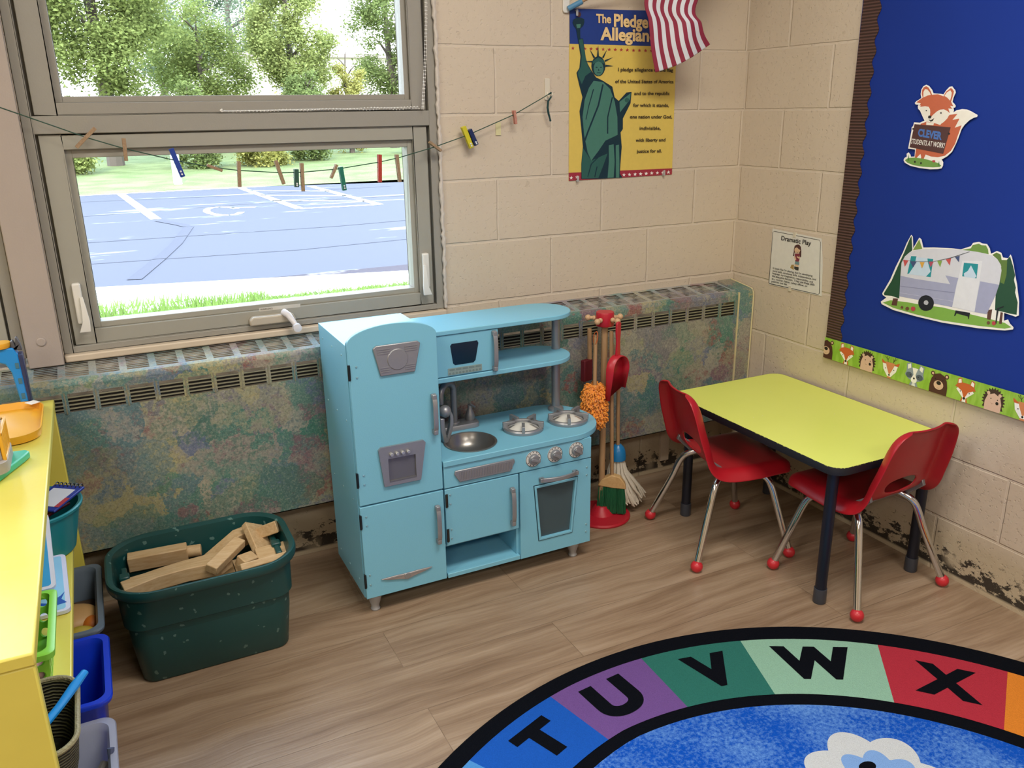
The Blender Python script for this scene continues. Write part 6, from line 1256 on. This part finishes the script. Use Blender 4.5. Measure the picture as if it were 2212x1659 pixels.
def hedge(c):
    lay[0] = 0
    shape(c, '#3d2822', [((.50 if k % 2 else .40)*math.cos(math.radians(-20+220*k/30)), .42+(.55 if k % 2 else .46)*math.sin(math.radians(-20+220*k/30))) for k in range(31)]+[(-.44, .1), (.44, .1)])
    shape(c, '#d8b5a0', [(-.34, 0), (-.35, .35), (-.26, .62), (0, .74), (.26, .62), (.35, .35), (.34, 0)])
    for s in (-1, 1): shape(c, '#d8b5a0', ell(s*.24, .70, .07)); shape(c, '#17110f', ell(s*.14+.03, .50, .025, n=8))
    shape(c, '#17110f', ell(.17, .36, .065)); shape(c, '#9c7462', [(-.12, .36), (-.04, .30), (.04, .33), (-.04, .28)])
def deer(c):
    lay[0] = 0
    for s in (-1, 1):
        shape(c, '#3a2a22', [(s*.12, .72), (s*.145, .72), (s*.24, .98), (s*.215, .98)]); shape(c, '#3a2a22', [(s*.16, .82), (s*.18, .82), (s*.32, .93), (s*.31, .95)]); shape(c, '#3a2a22', [(s*.15, .80), (s*.17, .80), (s*.11, .95), (s*.09, .95)])
        shape(c, '#c8622f', [(s*.24, .66), (s*.48, .80), (s*.44, .64), (s*.3, .56)])
    shape(c, '#cf8557', [(-.1, 0), (.1, 0), (.08, .15), (-.08, .15)]); shape(c, '#f0efe9', [(-.40, .62), (-.34, .36), (-.1, .08), (.1, .08), (.34, .36), (.40, .62)])
    shape(c, '#cf8557', [(-.26, .72), (.26, .72), (.16, .46), (.03, .20), (-.03, .20), (-.16, .46)]); shape(c, '#17110f', ell(0, .15, .045))
    for s in (-1, 1): shape(c, '#17110f', ell(s*.22, .42, .026, n=8))
def rac(c):
    lay[0] = 0
    shape(c, '#8a99a6', [(-.22, 0), (.22, 0), (.12, .22), (-.12, .22)]); shape(c, '#dfe3e6', [(-.10, 0), (.10, 0), (.05, .16), (-.05, .16)])
    for s in (-1, 1): shape(c, '#8a99a6', [(s*.16, .72), (s*.22, 1.), (s*.44, .92), (s*.42, .6)]); shape(c, '#f0efe9', [(s*.2, .74), (s*.25, .95), (s*.39, .88), (s*.36, .66)])
    shape(c, '#8a99a6', [(-.48, .42), (-.40, .66), (-.16, .80), (.16, .80), (.40, .66), (.48, .42), (.3, .28), (.1, .2), (-.1, .2), (-.3, .28)])
    shape(c, '#f0efe9', [(-.14, .80), (.14, .80), (.05, .5), (.15, .3), (-.15, .3), (-.05, .5)])
    for s in (-1, 1): shape(c, '#4d5a68', ell(s*.26, .44, .17, .13)); shape(c, '#17110f', ell(s*.2, .45, .03, n=8))
    shape(c, '#f0efe9', ell(0, .27, .15, .14)); shape(c, '#17110f', ell(0, .34, .045))
seq_ = [bear, foxh, hedge, deer, rac]; pos_ = [.527, .617, .704, .795, .887, .973, 1.061, 1.150, 1.240]
k = 0; c = .527
while c < 2.9:
    f = seq_[k % 5]; cc = pos_[k] if k < len(pos_) else c
    if k == 0: bear(cc, .5172)
    else: f(cc)
    c = cc+.089; k += 1
b.build('animal_border', mats, bb, smooth=0, keep=True)
def cutout(name, label, art, text, zc, yc, d):
    r = thing(name, label, 'cutout', (0, -yc, zc)); b = MB(); mats = []; artwork(art, 'X', d+.0012, b, mats, .00004)
    mats.append(mat('#f1efe8', .42, var=.06, vs=60)); q = dmm(art[0][1]); b.k = 0
    n = len(q); b.add([(-d, -u, v) for u, v in q]+[(-d-.0011, -u, v) for u, v in q], [list(range(n))]+[(i, (i+1) % n, n+(i+1) % n, n+i) for i in range(n)])
    b.build('printed_card', mats, r, smooth=0, keep=True); 
    if text: texts(text, 'X', d+.0023, r)
    return r
cutout('fox_cutout', 'laminated fox cutout holding a brown sign on the blue board', FOX_ART, FOX_TEXT, 1.34, .86, .0175)
cutout('camper_cutout', 'laminated silver camper trailer cutout on the blue board', CAMPER_ART, None, .9, .95, .0175)
